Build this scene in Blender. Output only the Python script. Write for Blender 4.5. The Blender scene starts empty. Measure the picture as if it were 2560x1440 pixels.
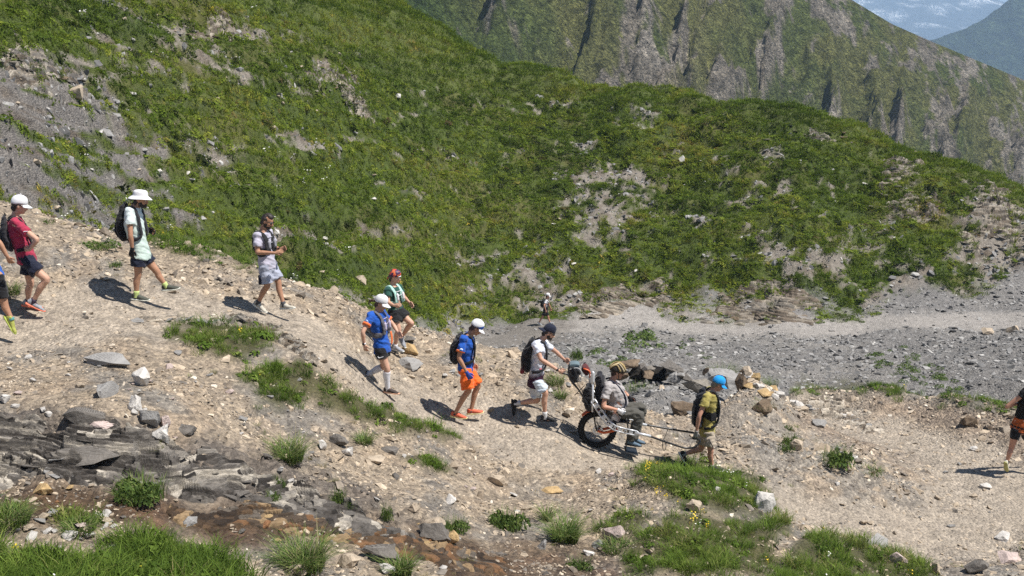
import bpy, bmesh, math, random
import numpy as np
from mathutils import Vector, Matrix, Euler
random.seed(7)
rng = np.random.default_rng(7)
R = math.radians
S = bpy.context.scene
C = S.collection

# ------------------------------------------------------------------ camera
F = 2745.0                      # focal length in photograph pixels (2560 wide)
PITCH = R(12.73)
CP, SP = math.cos(PITCH), math.sin(PITCH)
cam = bpy.data.cameras.new('camera')
cam.sensor_width = 36.0
cam.lens = 36.0 * F / 2560.0
cam.clip_start = 0.1
cam.clip_end = 30000
camo = bpy.data.objects.new('camera', cam)
C.objects.link(camo)
camo.rotation_euler = (R(90) - PITCH, 0, 0)
S.camera = camo

# ------------------------------------------------------------------ sky and sun
SUN_EL, SUN_AZ = R(61), (0.955, -0.296)          # sun stands to the right and a little behind the camera
world = bpy.data.worlds.new('World')
S.world = world
world.use_nodes = True
wn = world.node_tree.nodes
sky = wn.new('ShaderNodeTexSky')
sky.sky_type = 'NISHITA'
sky.sun_disc = False
sky.sun_elevation = SUN_EL
sky.sun_rotation = math.atan2(SUN_AZ[0], SUN_AZ[1])
sky.altitude = 2400
world.node_tree.links.new(sky.outputs[0], wn['Background'].inputs[0])
wn['Background'].inputs[1].default_value = 0.066
sl = bpy.data.lights.new('sun', 'SUN')
sl.energy = 5.0
sl.angle = R(0.53)
sl.color = (1.0, 0.955, 0.89)
so = bpy.data.objects.new('sun', sl)
C.objects.link(so)
to_sun = Vector((SUN_AZ[0]*math.cos(SUN_EL), SUN_AZ[1]*math.cos(SUN_EL), math.sin(SUN_EL)))
so.rotation_euler = to_sun.to_track_quat('Z', 'Y').to_euler()
S.view_settings.view_transform = 'Standard'
S.view_settings.look = 'None'
S.view_settings.exposure = 0.50
S.view_settings.gamma = 1.0
S.view_settings.use_curve_mapping = False
S.render.engine = 'CYCLES'
S.cycles.max_bounces = 5
S.cycles.diffuse_bounces = 2
S.cycles.volume_bounces = 1
S.cycles.transparent_max_bounces = 8
S.cycles.use_denoising = False

# ------------------------------------------------------------------ helpers
def lin(r, g, b):
    f = lambda c: (c/255/12.92) if c/255 <= 0.04045 else ((c/255+0.055)/1.055)**2.4
    return (f(r), f(g), f(b))

def ray(px, py):
    """unit-depth viewing ray through a photograph pixel (camera at the origin)"""
    px = np.asarray(px, float); py = np.asarray(py, float)
    a = (px-1280)/F; b = (py-720)/F
    return np.stack([a, CP - b*SP, -SP - b*CP], -1)

def proj(X, Y, Z):
    d = Y*CP - Z*SP
    d = np.where(d < 0.2, 0.2, d)
    up = Y*SP + Z*CP
    return 1280 + F*X/d, 720 - F*up/d, d

def _hash(ix, iy, seed):
    h = (ix.astype(np.int64)*374761393 + iy.astype(np.int64)*668265263 + seed*1274126177) & 0xFFFFFFFF
    h = ((h ^ (h >> 13))*1274126177) & 0xFFFFFFFF
    return (h ^ (h >> 16)) & 0xFFFF

def pnoise(x, y, seed=0):
    x = np.asarray(x, float); y = np.asarray(y, float)
    ix = np.floor(x); iy = np.floor(y)
    fx = x-ix; fy = y-iy
    u = fx*fx*fx*(fx*(fx*6-15)+10); v = fy*fy*fy*(fy*(fy*6-15)+10)
    def g(dx, dy):
        a = _hash(ix+dx, iy+dy, seed)*(2*math.pi/65536)
        return np.cos(a)*(fx-dx) + np.sin(a)*(fy-dy)
    a = g(0, 0)*(1-u) + g(1, 0)*u
    b = g(0, 1)*(1-u) + g(1, 1)*u
    return 1.5*(a*(1-v) + b*v)

def fbm(x, y, octv=4, seed=0, gain=0.5, lac=2.03):
    r = 0; a = 1.0
    for k in range(octv):
        r = r + a*pnoise(x, y, seed+k*17)
        x = np.asarray(x)*lac + 11.3; y = np.asarray(y)*lac - 7.1; a *= gain
    return r

def sstep(a, b, x):
    t = np.clip((x-a)/(b-a), 0, 1)
    return t*t*(3-2*t)

def poly_sd(px, py, poly):
    """signed distance to a polygon, positive inside"""
    P = np.array(poly, float); n = len(P)
    d2 = np.full(px.shape, 1e18); ins = np.zeros(px.shape, bool)
    for i in range(n):
        a = P[i]; b = P[(i+1) % n]; e = b-a
        wx = px-a[0]; wy = py-a[1]
        t = np.clip((wx*e[0]+wy*e[1])/(e[0]**2+e[1]**2+1e-9), 0, 1)
        d2 = np.minimum(d2, (wx-e[0]*t)**2 + (wy-e[1]*t)**2)
        c = (a[1] > py) != (b[1] > py)
        if abs(e[1]) > 1e-9:
            ins ^= c & (px < e[0]*(py-a[1])/e[1] + a[0])
    d = np.sqrt(d2)
    return np.where(ins, d, -d)

def line_dist(X, Y, pts):
    d2 = np.full(X.shape, 1e18)
    for a, b in zip(pts[:-1], pts[1:]):
        e = (b[0]-a[0], b[1]-a[1])
        wx = X-a[0]; wy = Y-a[1]
        t = np.clip((wx*e[0]+wy*e[1])/(e[0]**2+e[1]**2+1e-9), 0, 1)
        d2 = np.minimum(d2, (wx-e[0]*t)**2 + (wy-e[1]*t)**2)
    return np.sqrt(d2)

def tag(o, label=None, cat=None, group=None, kind=None):
    if label: o['label'] = label
    if cat: o['category'] = cat
    if group: o['group'] = group
    if kind: o['kind'] = kind
    return o

def link(name, me, mat=None, parent=None, loc=None):
    o = bpy.data.objects.new(name, me)
    C.objects.link(o)
    if mat is not None and me is not None and len(me.materials) == 0:
        me.materials.append(mat)
    if parent is not None: o.parent = parent
    if loc is not None: o.location = loc
    return o

def empty(name, loc, label=None, cat=None, group=None):
    o = bpy.data.objects.new(name, None)
    C.objects.link(o); o.location = loc; o.empty_display_size = 0.1
    return tag(o, label, cat, group)

def mesh_np(name, V, faces, smooth=True):
    me = bpy.data.meshes.new(name)
    me.from_pydata([tuple(v) for v in V], [], [tuple(f) for f in faces])
    if smooth: me.polygons.foreach_set('use_smooth', np.ones(len(me.polygons), bool))
    me.update()
    return me

def mesh_quads(name, V, Q, smooth=True):
    me = bpy.data.meshes.new(name)
    V = np.asarray(V, np.float32); Q = np.asarray(Q, np.int32); n = len(Q); k = Q.shape[1]
    me.vertices.add(len(V)); me.vertices.foreach_set('co', V.ravel())
    me.loops.add(n*k); me.loops.foreach_set('vertex_index', Q.ravel())
    me.polygons.add(n); me.polygons.foreach_set('loop_start', np.arange(n, dtype=np.int32)*k)
    me.polygons.foreach_set('use_smooth', np.full(n, smooth))
    me.update(calc_edges=True)
    return me

def point_attr(me, name, arr, typ='FLOAT_COLOR'):
    a = me.attributes.new(name, typ, 'POINT')
    key = {'FLOAT_COLOR': 'color', 'FLOAT_VECTOR': 'vector', 'FLOAT': 'value', 'INT': 'value'}[typ]
    a.data.foreach_set(key, np.ascontiguousarray(arr, np.int32 if typ == 'INT' else np.float32).ravel())

# ------------------------------------------------------------------ materials
class NT:
    def __init__(s, name):
        s.m = bpy.data.materials.new(name); s.m.use_nodes = True
        s.t = s.m.node_tree; s.b = s.t.nodes['Principled BSDF']
    def n(s, typ, **kw):
        nd = s.t.nodes.new(typ)
        for k, v in kw.items():
            if k.startswith('i_'): nd.inputs[k[2:].replace('_', ' ')].default_value = v
            else: setattr(nd, k, v)
        return nd
    def l(s, a, b): s.t.links.new(a, b)
    def ramp(s, src, stops):
        r = s.n('ShaderNodeValToRGB'); e = r.color_ramp.elements
        while len(e) < len(stops): e.new(0.5)
        for k, (p, c) in enumerate(stops):
            e[k].position = p; e[k].color = (*c, 1)
        s.l(src, r.inputs[0]); return r
    def mix(s, fac, a, b, blend='MIX'):
        m = s.n('ShaderNodeMix', data_type='RGBA', blend_type=blend)
        for i, v in ((0, fac), (6, a), (7, b)):
            if hasattr(v, 'is_linked') or hasattr(v, 'links'): s.l(v, m.inputs[i])
            elif i == 0: m.inputs[0].default_value = v
            else: m.inputs[i].default_value = (*v, 1)
        return m.outputs[2]
    def noise(s, scale, detail=4, rough=0.55, obj=True, vec=None, w=None):
        nz = s.n('ShaderNodeTexNoise'); nz.inputs['Scale'].default_value = scale
        nz.inputs['Detail'].default_value = detail; nz.inputs['Roughness'].default_value = rough
        if vec is None:
            tc = s.n('ShaderNodeTexCoord'); vec = tc.outputs['Object']
        s.l(vec, nz.inputs['Vector'])
        return nz.outputs['Fac']
    def bump(s, h, strength, dist):
        b = s.n('ShaderNodeBump'); b.inputs['Strength'].default_value = strength
        b.inputs['Distance'].default_value = dist
        s.l(h, b.inputs['Height']); s.l(b.outputs[0], s.b.inputs['Normal'])

def simple(name, col, rough=0.7, var=0.25, scale=30, metal=0.0, spec=0.3, bump=0.0, bscale=60, coat=0):
    """a base colour broken by noise, with a fine relief"""
    t = NT(name)
    nz = t.noise(scale, 4)
    dk = tuple(c*(1-var) for c in col); lt = tuple(min(1, c*(1+var)) for c in col)
    r = t.ramp(nz, [(0.25, dk), (0.75, lt)])
    t.l(r.outputs[0], t.b.inputs['Base Color'])
    t.b.inputs['Roughness'].default_value = rough
    t.b.inputs['Metallic'].default_value = metal
    t.b.inputs['Specular IOR Level'].default_value = spec
    if bump: t.bump(t.noise(bscale, 3), 0.6, bump)
    return t.m
# ------------------------------------------------------------------ the lie of the land
# survey points: photograph pixel + distance along the viewing axis -> a point of the ground
SV = []
def sp(*pts):
    for px, py, d in pts: SV.append(ray(px, py)*d)
# near slope, foreground
sp((-500,1440,9.0),(0,1440,9.6),(400,1440,10.2),(850,1440,11.2),(1280,1440,12.2),(1700,1440,13.0),(2100,1430,15.0),(2560,1440,16.6),(3200,1440,17))
sp((0,1260,10.9),(350,1265,11.2),(700,1290,12.0),(1000,1320,12.6),(1250,1390,12.9))
sp((0,1160,11.9),(250,1180,11.7),(500,1190,12.3),(760,1230,12.9))
sp((0,1040,12.3),(250,1040,12.4),(420,1060,12.7),(600,1110,13.2),(800,1180,13.8),(1000,1230,14.3),(1200,1260,15.0))
sp((-600,900,14),(0,920,14.0),(300,900,14.6),(500,950,14.8),(850,1060,15.6),(1100,1120,16.6),(1400,1230,16.4),(1500,1330,14.6))
sp((-600,800,15.2),(0,835,15.2),(80,797,15.7),(340,767,16.6),(690,780,18.0),(500,830,16.4),(850,880,17.3),(960,985,17.3),(985,880,19.8))
sp((650,940,15.6),(750,860,16.8),(780,960,16.2),(1150,1050,18.2),(1370,1070,18.3),(1500,1122,18.5),(1700,1178,18.8),(1300,1110,17.7),(1000,1030,17.0))
# knoll on the right
sp((1700,1176,16.3),(1600,1200,16.2),(1850,1208,16.6),(1650,1280,14.9),(1880,1290,15.7),(1960,1280,17.0),(2050,1350,16.2),(2300,1430,16.8))
# trail round the bend
sp((1770,1185,18.8),(1900,1215,18.7),(2000,1290,18.3),(2150,1335,17.9),(2350,1345,18.4),(2560,1290,19.5),(2505,1195,21.0),(2300,1110,23.2),(2150,1060,25.2),(2030,1030,26.6),(2800,1180,21.5))
sp((2100,1160,21.0),(2200,1230,19.8),(2050,1110,22.4),(2000,1200,19.5))
# spur behind the leading man
sp((1850,985,22.8),(1900,960,23.2),(1960,1030,22.8),(1800,1060,21.2),(1880,1110,20.6),(1930,1150,20.2),(1700,1075,20.8))
# brow of the near slope
CREST = [(-800,470,18.5),(0,492,19.0),(200,565,19.8),(480,602,20.4),(640,665,20.6),(850,742,20.8),(1000,800,21.0),(1130,842,21.3),(1300,885,21.4),(1420,930,21.5),(1560,1000,21.6),(1680,1045,21.8)]
sp(*CREST)
sp((60,640,17.2),(300,640,18.2),(480,680,18.8))
for px, py, d in CREST: sp((px, py+150, d+4.5))
# bank beyond the lower trail
BANK = [(1990,965,28.0),(2200,985,27.6),(2400,1010,26.0),(2560,1035,24.6),(3000,1080,24)]
sp(*BANK)
sp((2300,1050,25.4),(2500,1090,23.4))
for px, py, d in BANK: sp((px, py+120, d+5))
# spur drops behind
sp((1850,1090,28),(1950,1080,30),(1760,1060,29.5))
# lower trail and the stream gully
sp((1700,1003,31.5),(1620,985,33),(1650,968,34),(1560,950,35.5),(1480,905,39),(1380,880,44),(1250,852,50),(1150,870,47),(1000,850,45))
# scree
sp((1600,885,45),(1700,930,40),(1900,930,40.5),(1800,880,46),(2100,900,44.5),(2400,900,43),(2560,960,36),(2560,860,46),(2300,960,38),(2900,860,44))
sp((1360,818,55),(1500,800,57),(1700,800,57.5),(2000,822,54.5),(2250,805,55),(2500,800,55),(2900,790,54))
# the green hillside: columns of points up a steady slope
CRESTH = {1100:78,1250:150,1400:185,1560:215,1720:235,1880:255,2020:292,2150:335,2270:375,2400:412,2560:478,3000:640}
def hill(px, py0, d0, slope, top):
    r0 = ray(px, py0); z0 = r0[2]*d0; y0 = r0[1]*d0
    n = 6; dl = None
    for k in range(n+1):
        py = py0 + (top-py0)*k/n
        r = ray(px, py)
        d = (z0 - slope*y0)/(r[2]-slope*r[1])
        sp((px, py, d)); dl = d
    return dl
for px, py0, d0, sl_, top in [(-900,440,27,.5,-150),(0,480,30,.52,-150),(300,570,36,.52,-150),(640,660,42,.5,-120),(950,765,50,.49,-30),(1100,778,54.5,.495,78),
        (1250,788,58,.5,150),(1400,770,59,.5,185),(1560,762,59,.5,215),(1720,775,58.5,.5,235),(1880,798,57,.5,255),(2020,800,56.5,.5,292),(2150,775,58,.5,335),
        (2270,750,58.5,.5,375),(2400,722,59.5,.5,412),(2560,700,60,.5,478),(3000,700,58,.5,640)]:
    dl = hill(px, py0, d0, sl_, top)
    if px in CRESTH: sp((px, top+50, dl+9), (px, top+170, dl+30))
    else: sp((px, top-40, dl+30))
SV = np.array(SV + [(-3,-4,-0.9),(3,-4,-1.0),(0,0,-1.7),(-3,0.5,-1.7),(4,0.5,-2.0),(-3,4.5,-3.3),(0,5,-3.5),(4,5,-3.9),(6,9,-5.4)])

def fanco(X, Y):
    return X/(Y*0.55+6)*2.2, np.log(Y+9)*2.2
su, sv = fanco(SV[:,0], SV[:,1])
def phi(r2): return np.sqrt(r2 + 0.0025)
n_ = len(SV)
A = np.zeros((n_+3, n_+3))
A[:n_,:n_] = phi((su[:,None]-su)**2 + (sv[:,None]-sv)**2) - 0.004*np.eye(n_)
A[:n_,n_:] = np.stack([np.ones(n_), su, sv], 1); A[n_:,:n_] = A[:n_,n_:].T
W = np.linalg.solve(A, np.concatenate([SV[:,2], np.zeros(3)]))
def base_z(X, Y):
    sh = X.shape; u, v = fanco(X.ravel(), Y.ravel()); out = np.empty(u.size)
    for i in range(0, u.size, 60000):
        a = u[i:i+60000, None]; b = v[i:i+60000, None]
        out[i:i+60000] = phi((a-su)**2 + (b-sv)**2) @ W[:n_] + W[n_] + W[n_+1]*a[:,0] + W[n_+2]*b[:,0]
    return out.reshape(sh)

# fan-shaped grid: fine near the walkers, coarser with distance
NC, KY = 470, 0.0046
ys = [-5.0]
while ys[-1] < 128: ys.append(ys[-1] + KY*(max(ys[-1], 0) + 5.5) * (6 if ys[-1] < 5 else 1))
ys = np.array(ys); NR = len(ys)
uu = np.linspace(-1, 1, NC)
def halfw(Y): return 4.5 + 0.55*np.maximum(Y, 0)
GY = np.repeat(ys[:,None], NC, 1); GX = uu[None,:]*halfw(GY)
GZ = base_z(GX, GY)

def sample(G, X, Y):
    X = np.asarray(X, float); Y = np.asarray(Y, float)
    r = np.clip(np.interp(Y, ys, np.arange(NR)), 0, NR-1.001)
    c = np.clip((X/halfw(Y)+1)*0.5*(NC-1), 0, NC-1.001)
    i = r.astype(int); j = c.astype(int); fr = r-i; fc = c-j
    return (G[i,j]*(1-fr)+G[i+1,j]*fr)*(1-fc) + (G[i,j+1]*(1-fr)+G[i+1,j+1]*fr)*fc
def hz(X, Y): return sample(GZ, X, Y)

def hit(px, py, dmin=6.0, dmax=130.0):
    """where the viewing ray of a pixel meets the ground"""
    px = np.atleast_1d(np.asarray(px, float)); py = np.atleast_1d(np.asarray(py, float))
    r = ray(px, py)
    ds = np.geomspace(dmin, dmax, 900)
    P = r[:,None,:]*ds[None,:,None]
    below = P[...,2] < hz(P[...,0], P[...,1])
    k = np.argmax(below, 1); k = np.where(below.any(1), k, len(ds)-1)
    lo = ds[np.maximum(k-1, 0)]; hi = ds[k]
    for _ in range(14):
        m = (lo+hi)/2; Q = r*m[:,None]
        b = Q[:,2] < hz(Q[:,0], Q[:,1])
        hi = np.where(b, m, hi); lo = np.where(b, lo, m)
    Q = r*hi[:,None]
    return Q
def hit1(px, py, **k): return Vector(hit(px, py, **k)[0])

# trail centre lines, in the ground plan
def track(pts, **k):
    q = hit([p[0] for p in pts], [p[1] for p in pts], **k)
    return [(a[0], a[1]) for a in q]
TR_NEAR = track([(-250,850),(0,825),(100,803),(340,772),(560,775),(720,800),(850,870),(960,965),(1080,1015),(1200,1050),(1370,1090),(1550,1140)], dmax=24) + \
          track([(1780,1200),(1900,1235),(2050,1305),(2200,1330),(2350,1325),(2470,1265),(2490,1200),(2380,1130),(2230,1075),(2080,1038)], dmin=17, dmax=28)
TR_LOW = [TR_NEAR[-1]] + track([(1720,1003),(1640,985),(1580,965)], dmin=28) + track([(1380,872),(1250,850)], dmin=38)
TR_FAR = track([(1150,868),(1250,848),(1350,822),(1450,800),(1560,788),(1700,800),(1850,815),(2000,822),(2150,812),(2300,803),(2560,800),(2800,795)], dmin=38)

PX, PY, PD = proj(GX, GY, GZ)
cpx = [-800,0,480,850,1130,1500,1700,1780,1850,1930,1990,2200,2400,2560,3400]
cd  = [19.5,20.3,21.3,21.8,22.3,22.5,23,23.5,24.5,27,29,28.7,27.2,25.8,25]
crd = np.interp(PX, cpx, cd)
near = sstep(1.2, -0.2, PD - crd)                        # 1 on the walkers' slope
hillpx = [-900,0,300,640,950,1250,1400,1560,1880,2150,2300,2400,2560,3000]
hilld  = [25,27.5,33,39,48,57.0,58.5,59.2,57.5,58.5,59.5,60.5,60.5,59]
hd = np.interp(PX, hillpx, hilld)
wob = fbm(GX*0.25, GY*0.25, 3, 5)*2.0
hillm = sstep(-1.2, 1.0, PD - hd + wob)*(1-near)           # 1 on the green hillside
scree = (1-near)*(1-hillm)
d_tn = line_dist(GX, GY, TR_NEAR); d_tl = line_dist(GX, GY, TR_LOW); d_tf = line_dist(GX, GY, TR_FAR)
wn1 = fbm(GX*0.9, GY*0.9, 3, 21)*0.35
wtr = 1 + .22*sstep(3.2, 5.5, GX)*sstep(24, 21, GY)           # the path widens round the bend
trail = np.maximum(sstep(1.30, 0.60, d_tn/wtr + wn1), sstep(1.3, 0.6, d_tl + wn1)*0.9)
ftrail = sstep(2.4, 1.1, d_tf + fbm(GX*0.5, GY*0.5, 3, 33)*0.8)*(1-near)*(1-hillm*0.6)

# patches traced on the ground
def pm(poly, soft=18, wob=14, seed=3, gate=near):
    sc_ = np.clip(PD/14, .8, 6)
    wx = fbm(GX*2.6/sc_**.5, GY*2.6/sc_**.5, 4, seed)*wob; wy = fbm(GX*2.6/sc_**.5+50, GY*2.6/sc_**.5, 4, seed+9)*wob
    x0 = min(p[0] for p in poly)-60; x1 = max(p[0] for p in poly)+60; y0 = min(p[1] for p in poly)-60; y1 = max(p[1] for p in poly)+60
    m = np.zeros(PX.shape); k = (PX > x0) & (PX < x1) & (PY > y0) & (PY < y1)
    if k.any():
        m[k] = sstep(-soft, soft, poly_sd(PX[k]+wx[k], PY[k]+wy[k], poly))
    return m*gate
FULL = np.ones(PX.shape)
GRASS = [
 [(-400,1600),(-400,1390),(0,1385),(60,1395),(190,1415),(265,1405),(290,1350),(350,1325),(430,1345),(500,1390),(570,1415),(610,1450),(640,1600)],
 [(-200,1250),(60,1265),(80,1300),(0,1312),(-200,1320)],
 [(160,1298),(235,1292),(250,1325),(165,1330)],
 [(420,815),(520,800),(630,800),(690,840),(660,880),(560,905),(490,880),(430,845)],
 [(595,950),(650,925),(700,905),(770,905),(800,950),(870,985),(880,1030),(820,1035),(780,1010),(700,1025),(645,1010),(640,975)],
 [(820,1010),(900,990),(950,1005),(1010,1030),(1080,1060),(1150,1085),(1110,1105),(1060,1082),(980,1075),(900,1055),(840,1040)],
 [(1000,1135),(1060,1140),(1120,1165),(1130,1190),(1080,1180),(1010,1155)],
 [(1575,1170),(1640,1158),(1700,1143),(1790,1165),(1850,1182),(1900,1205),(1945,1260),(1900,1290),(1800,1290),(1690,1260),(1640,1230),(1590,1200)],
 [(1540,1440),(1560,1370),(1640,1330),(1700,1290),(1850,1300),(1960,1300),(1990,1335),(1930,1380),(1960,1440)],
 [(1940,1440),(1990,1380),(2080,1345),(2170,1340),(2230,1375),(2300,1420),(2340,1460),(2330,1600),(1500,1600)],
 [(1500,1320),(1560,1290),(1640,1300),(1600,1350),(1520,1350)],
]
FRINGE = [(370,590),(480,600),(600,645),(660,665),(640,690),(560,660),(470,640),(390,615)]
FRINGE2 = [(2000,955),(2150,960),(2280,990),(2400,1010),(2560,1035),(2560,1050),(2400,1025),(2280,1005),(2100,985),(1990,975)]
grass = np.zeros(PX.shape)
for k, g in enumerate(GRASS): grass = np.maximum(grass, pm(g, seed=40+k))
FRINGE3 = [(1150,860),(1000,790),(860,730),(680,660),(690,690),(850,760),(1000,825),(1120,850)]
grass = np.maximum(grass, 0.75*pm(FRINGE, gate=FULL, seed=60))
grass = np.maximum(grass, 0.95*pm(FRINGE2, gate=FULL, seed=61))
WET = [[(-100,1235),(150,1200),(420,1240),(700,1270),(900,1300),(1120,1340),(1250,1370),(1330,1420),(1340,1500),(1150,1500),(1080,1400),(800,1340),(560,1370),(480,1330),(280,1300),(80,1290),(-100,1280)],
       [(1240,1350),(1480,1370),(1560,1430),(1560,1520),(1200,1520),(1180,1420)]]
wet = np.maximum(pm(WET[0], 30, 20, 71), 0.85*pm(WET[1], 30, 20, 72))
grass = grass*(1-0.5*wet)
SLATE = [(-200,1040),(60,1040),(230,1030),(420,1090),(620,1120),(800,1180),(960,1260),(1080,1330),(900,1300),(700,1270),(420,1230),(150,1190),(-200,1210)]
slate = pm(SLATE, 26, 18, 75)
DARKTRAIL = [(1100,880),(1210,830),(1300,790),(1420,770),(1430,830),(1380,870),(1200,890)]
dtr = pm(DARKTRAIL, 30, 20, 77, gate=1-near)

# relief
HV = GY*.35 + GZ*1.1                                   # runs up the steep hillside
sc = np.clip(PD/16, .6, 5)
Zn = 0.10*fbm(GX*0.45, GY*0.45, 3, 101)*np.clip(1-trail*0.5, 0, 1)
fine = 0.035*fbm(GX*2.2, GY*2.2, 4, 111)
Zn = Zn*near + fine*near*(1-0.6*trail)
lump = fbm(GX*0.16, HV*0.26, 4, 131)
ledge = np.abs(((HV*0.42 + GX*0.05 + lump*1.3) % 1.0) - 0.5)*2
rt_ = sstep(3.0,4.5,GX)*near
Zn += -.09*trail*near + rt_*.22*np.exp(-((d_tn-2.3)/.55)**2)*(1-trail)
crestm = sstep(62, 80, PD)*sstep(1700, 900, PX)
Zn += hillm*(1-.6*crestm)*(0.55*lump + 0.30*fbm(GX*0.8, HV*1.3, 4, 141) + 0.13*(sstep(.1,.5,ledge)-.5)*sstep(-.3,.4,fbm(GX*.3, HV*.5, 2, 145)))
# hollows that run down the hillside
Zn -= hillm*0.5*sstep(0.25, 0.75, fbm(GX*0.22+lump*.6, HV*0.06, 3, 151))
Zn += scree*(0.16*fbm(GX*0.5, GY*0.5, 4, 161))*(1-ftrail*.7)
Zn += grass*near*0.05 + slate*(0.10*np.sign(pnoise(GX*1.3, GY*5, 171))*0.5)
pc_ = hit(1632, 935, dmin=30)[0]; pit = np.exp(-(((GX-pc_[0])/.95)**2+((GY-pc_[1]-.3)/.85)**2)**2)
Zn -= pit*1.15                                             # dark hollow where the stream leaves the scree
Zn *= sstep(3.5, 8, GY)
GZ = GZ + Zn
PX, PY, PD = proj(GX, GY, GZ)

# colours of the bare ground (dry base colours)
def mixc(a, b, m): return a*(1-m[...,None]) + np.array(b)*m[...,None]
n1 = fbm(GX*0.8, GY*0.8, 4, 201); n2 = fbm(GX*4, GY*4, 3, 211); n3 = fbm(GX*0.12, GY*0.12, 4, 221)
col = np.zeros(PX.shape+(3,)) + np.array((.36,.30,.232))
col = mixc(col, (.235,.222,.205), sstep(-.1,.5,n1)*.8)
col = mixc(col, (.27,.255,.235), sstep(2.5,5,GX)*.7)
col = mixc(col, (.40,.315,.23), sstep(.1,.6,fbm(GX*1.4, GY*1.4, 3, 205))*.6)
col = mixc(col, (.415,.36,.295), trail*.9)
scol = np.zeros(col.shape) + np.array((.205,.20,.197))
scol = mixc(scol, (.26,.25,.238), sstep(-.2,.6,n3+n1*.3)*.7)
scol = mixc(scol, (.345,.325,.305), ftrail*.95)
scol = mixc(scol, (.17,.155,.14), dtr*.8)
col = col*near[...,None] + scol*(1-near[...,None])
brown = pm([(1990,975),(2200,985),(2560,1035),(2700,1300),(2300,1200),(2000,1060)], 20, 12, 79, gate=FULL)*(PD < 32)
col = mixc(col, (.30,.235,.18), brown*.75*(1-trail))
# hillside turf, soil and bare patches
BARE = [[(-300,120),(130,165),(270,250),(380,370),(490,540),(500,640),(0,540),(-300,540)],
 [(410,75),(560,90),(540,180),(470,210),(420,150)],[(1400,430),(1470,400),(1660,440),(1680,520),(1600,580),(1480,560),(1400,540)],
 [(1340,600),(1440,560),(1420,720),(1280,760),(1240,700)],[(1500,700),(1640,690),(1690,770),(1480,800)],
 [(1780,440),(1850,470),(1900,560),(1960,600),(1930,620),(1850,500)],[(2100,560),(2230,600),(2300,700),(2200,740),(2050,680)],
 [(2400,420),(2600,560),(2700,900),(2500,820),(2440,640)],[(760,120),(860,180),(900,260),(800,230)],[(1900,310),(2050,300),(2160,350),(2050,380),(1920,360)],
 [(2170,400),(2330,400),(2310,480),(2190,500)],[(1780,560),(1860,600),(1880,700),(1760,740)]]
bw = [1.3,1.0,1.0,.75,.9,1.0,1.0,1.1,.7,.7,.6,.6]
BARE += [[(1405,400),(1450,400),(1440,470),(1420,560),(1395,560)],[(1470,520),(1570,510),(1600,560),(1490,575)],[(1770,420),(1830,430),(1890,500),(1880,560),(1800,470)],[(1850,560),(1900,570),(1990,690),(1960,700)],
 [(2180,570),(2230,580),(2250,680),(2200,740),(2130,700)],[(1290,640),(1370,620),(1400,720),(1310,760)],[(2440,620),(2560,600),(2600,800),(2480,760)],[(690,160),(760,170),(800,240),(720,230)],[(240,60),(330,40),(380,180),(300,260)],[(430,330),(560,320),(640,420),(520,430)],[(300,440),(420,420),(520,560),(420,600)]]
bw += [1.2,1.2,1.15,.9,1.1,1.0,1.0,.8,.8,.7,.8]
bare = np.zeros(PX.shape)
for k, (g, w_) in enumerate(zip(BARE, bw)): bare = np.maximum(bare, w_*pm(g, 40, 60, 300+k, gate=FULL))
bn = fbm(GX*0.28, HV*0.42, 5, 231, gain=.62)
TURF = [(940,-60),(560,0),(830,90),(1000,190),(1200,235),(1500,245),(1750,260),(1900,290),(2100,340),(2300,400),(2560,500),(2560,440),(2150,300),(1880,225),(1560,185),(1200,100),(1000,-60)]
turf = pm(TURF, 30, 20, 81, gate=FULL)*hillm                # smooth grass along the top of the hill
bf = .6*fbm(GX*0.8, HV*1.3, 4, 243, gain=.6) + .6*fbm(GX*1.9, HV*3.0, 3, 247)
bare = np.clip(np.maximum(bare*(0.50+0.8*bn+1.0*bf), sstep(.27,.75,bn*.7+0.6*bf)*.8), 0, 1)
bare = np.maximum(bare, .9*pm(BARE[0], 50, 60, 300, gate=FULL)*sstep(-.65,.0,bf+.5*bn))
footm = sstep(3.5, 0.2, PD-hd)*hillm
bare = np.clip(bare + footm*sstep(-.1,.5,bn)*.8, 0, 1)*(1-turf*.92)
greenv = np.clip(1-bare, 0, 1)*hillm
hcol = np.zeros(col.shape) + np.array((.072,.098,.021))
hcol = mixc(hcol, (.115,.112,.038), sstep(-.2,.5,fbm(GX*.18, HV*.3, 4, 251))*.8)
hcol = mixc(hcol, (.055,.080,.022), sstep(0,.6,fbm(GX*.4, HV*.7, 4, 261))*.7)
hcol = mixc(hcol, (.095,.118,.034), turf*.9)
barec = np.zeros(col.shape) + np.array((.25,.225,.195))
barec = mixc(barec, (.175,.165,.158), pm(BARE[0], 60, 60, 300, gate=FULL))
barec = mixc(barec, (.12,.095,.07), sstep(0.0,.6,fbm(GX*.9, HV*1.8, 4, 271))*.7)
hcol = mixc(hcol, barec*1.0, sstep(.25,.6,bare)) if False else hcol*(1-sstep(.20,.75,bare))[...,None] + barec*sstep(.20,.75,bare)[...,None]
col = col*(1-hillm[...,None]) + hcol*hillm[...,None]
col = mixc(col, (.075,.075,.028), grass*.9)
col = mixc(col, (.14,.125,.115), slate*.8)
WETC = np.zeros(col.shape) + np.array((.085,.052,.030))
WETC = mixc(WETC, (.135,.078,.045), sstep(.1,.6,fbm(GX*2, GY*2, 3, 281)))
col = col*(1-(wet*.9)[...,None]) + WETC*(wet*.9)[...,None]
col = mixc(col, (.035,.031,.027), sstep(.25,.7,pit))  # shade inside the stream hollow, painted into the ground colour
col *= (1 + 0.16*n2)[...,None]
col = np.clip(col, 0.01, 0.8)

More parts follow.
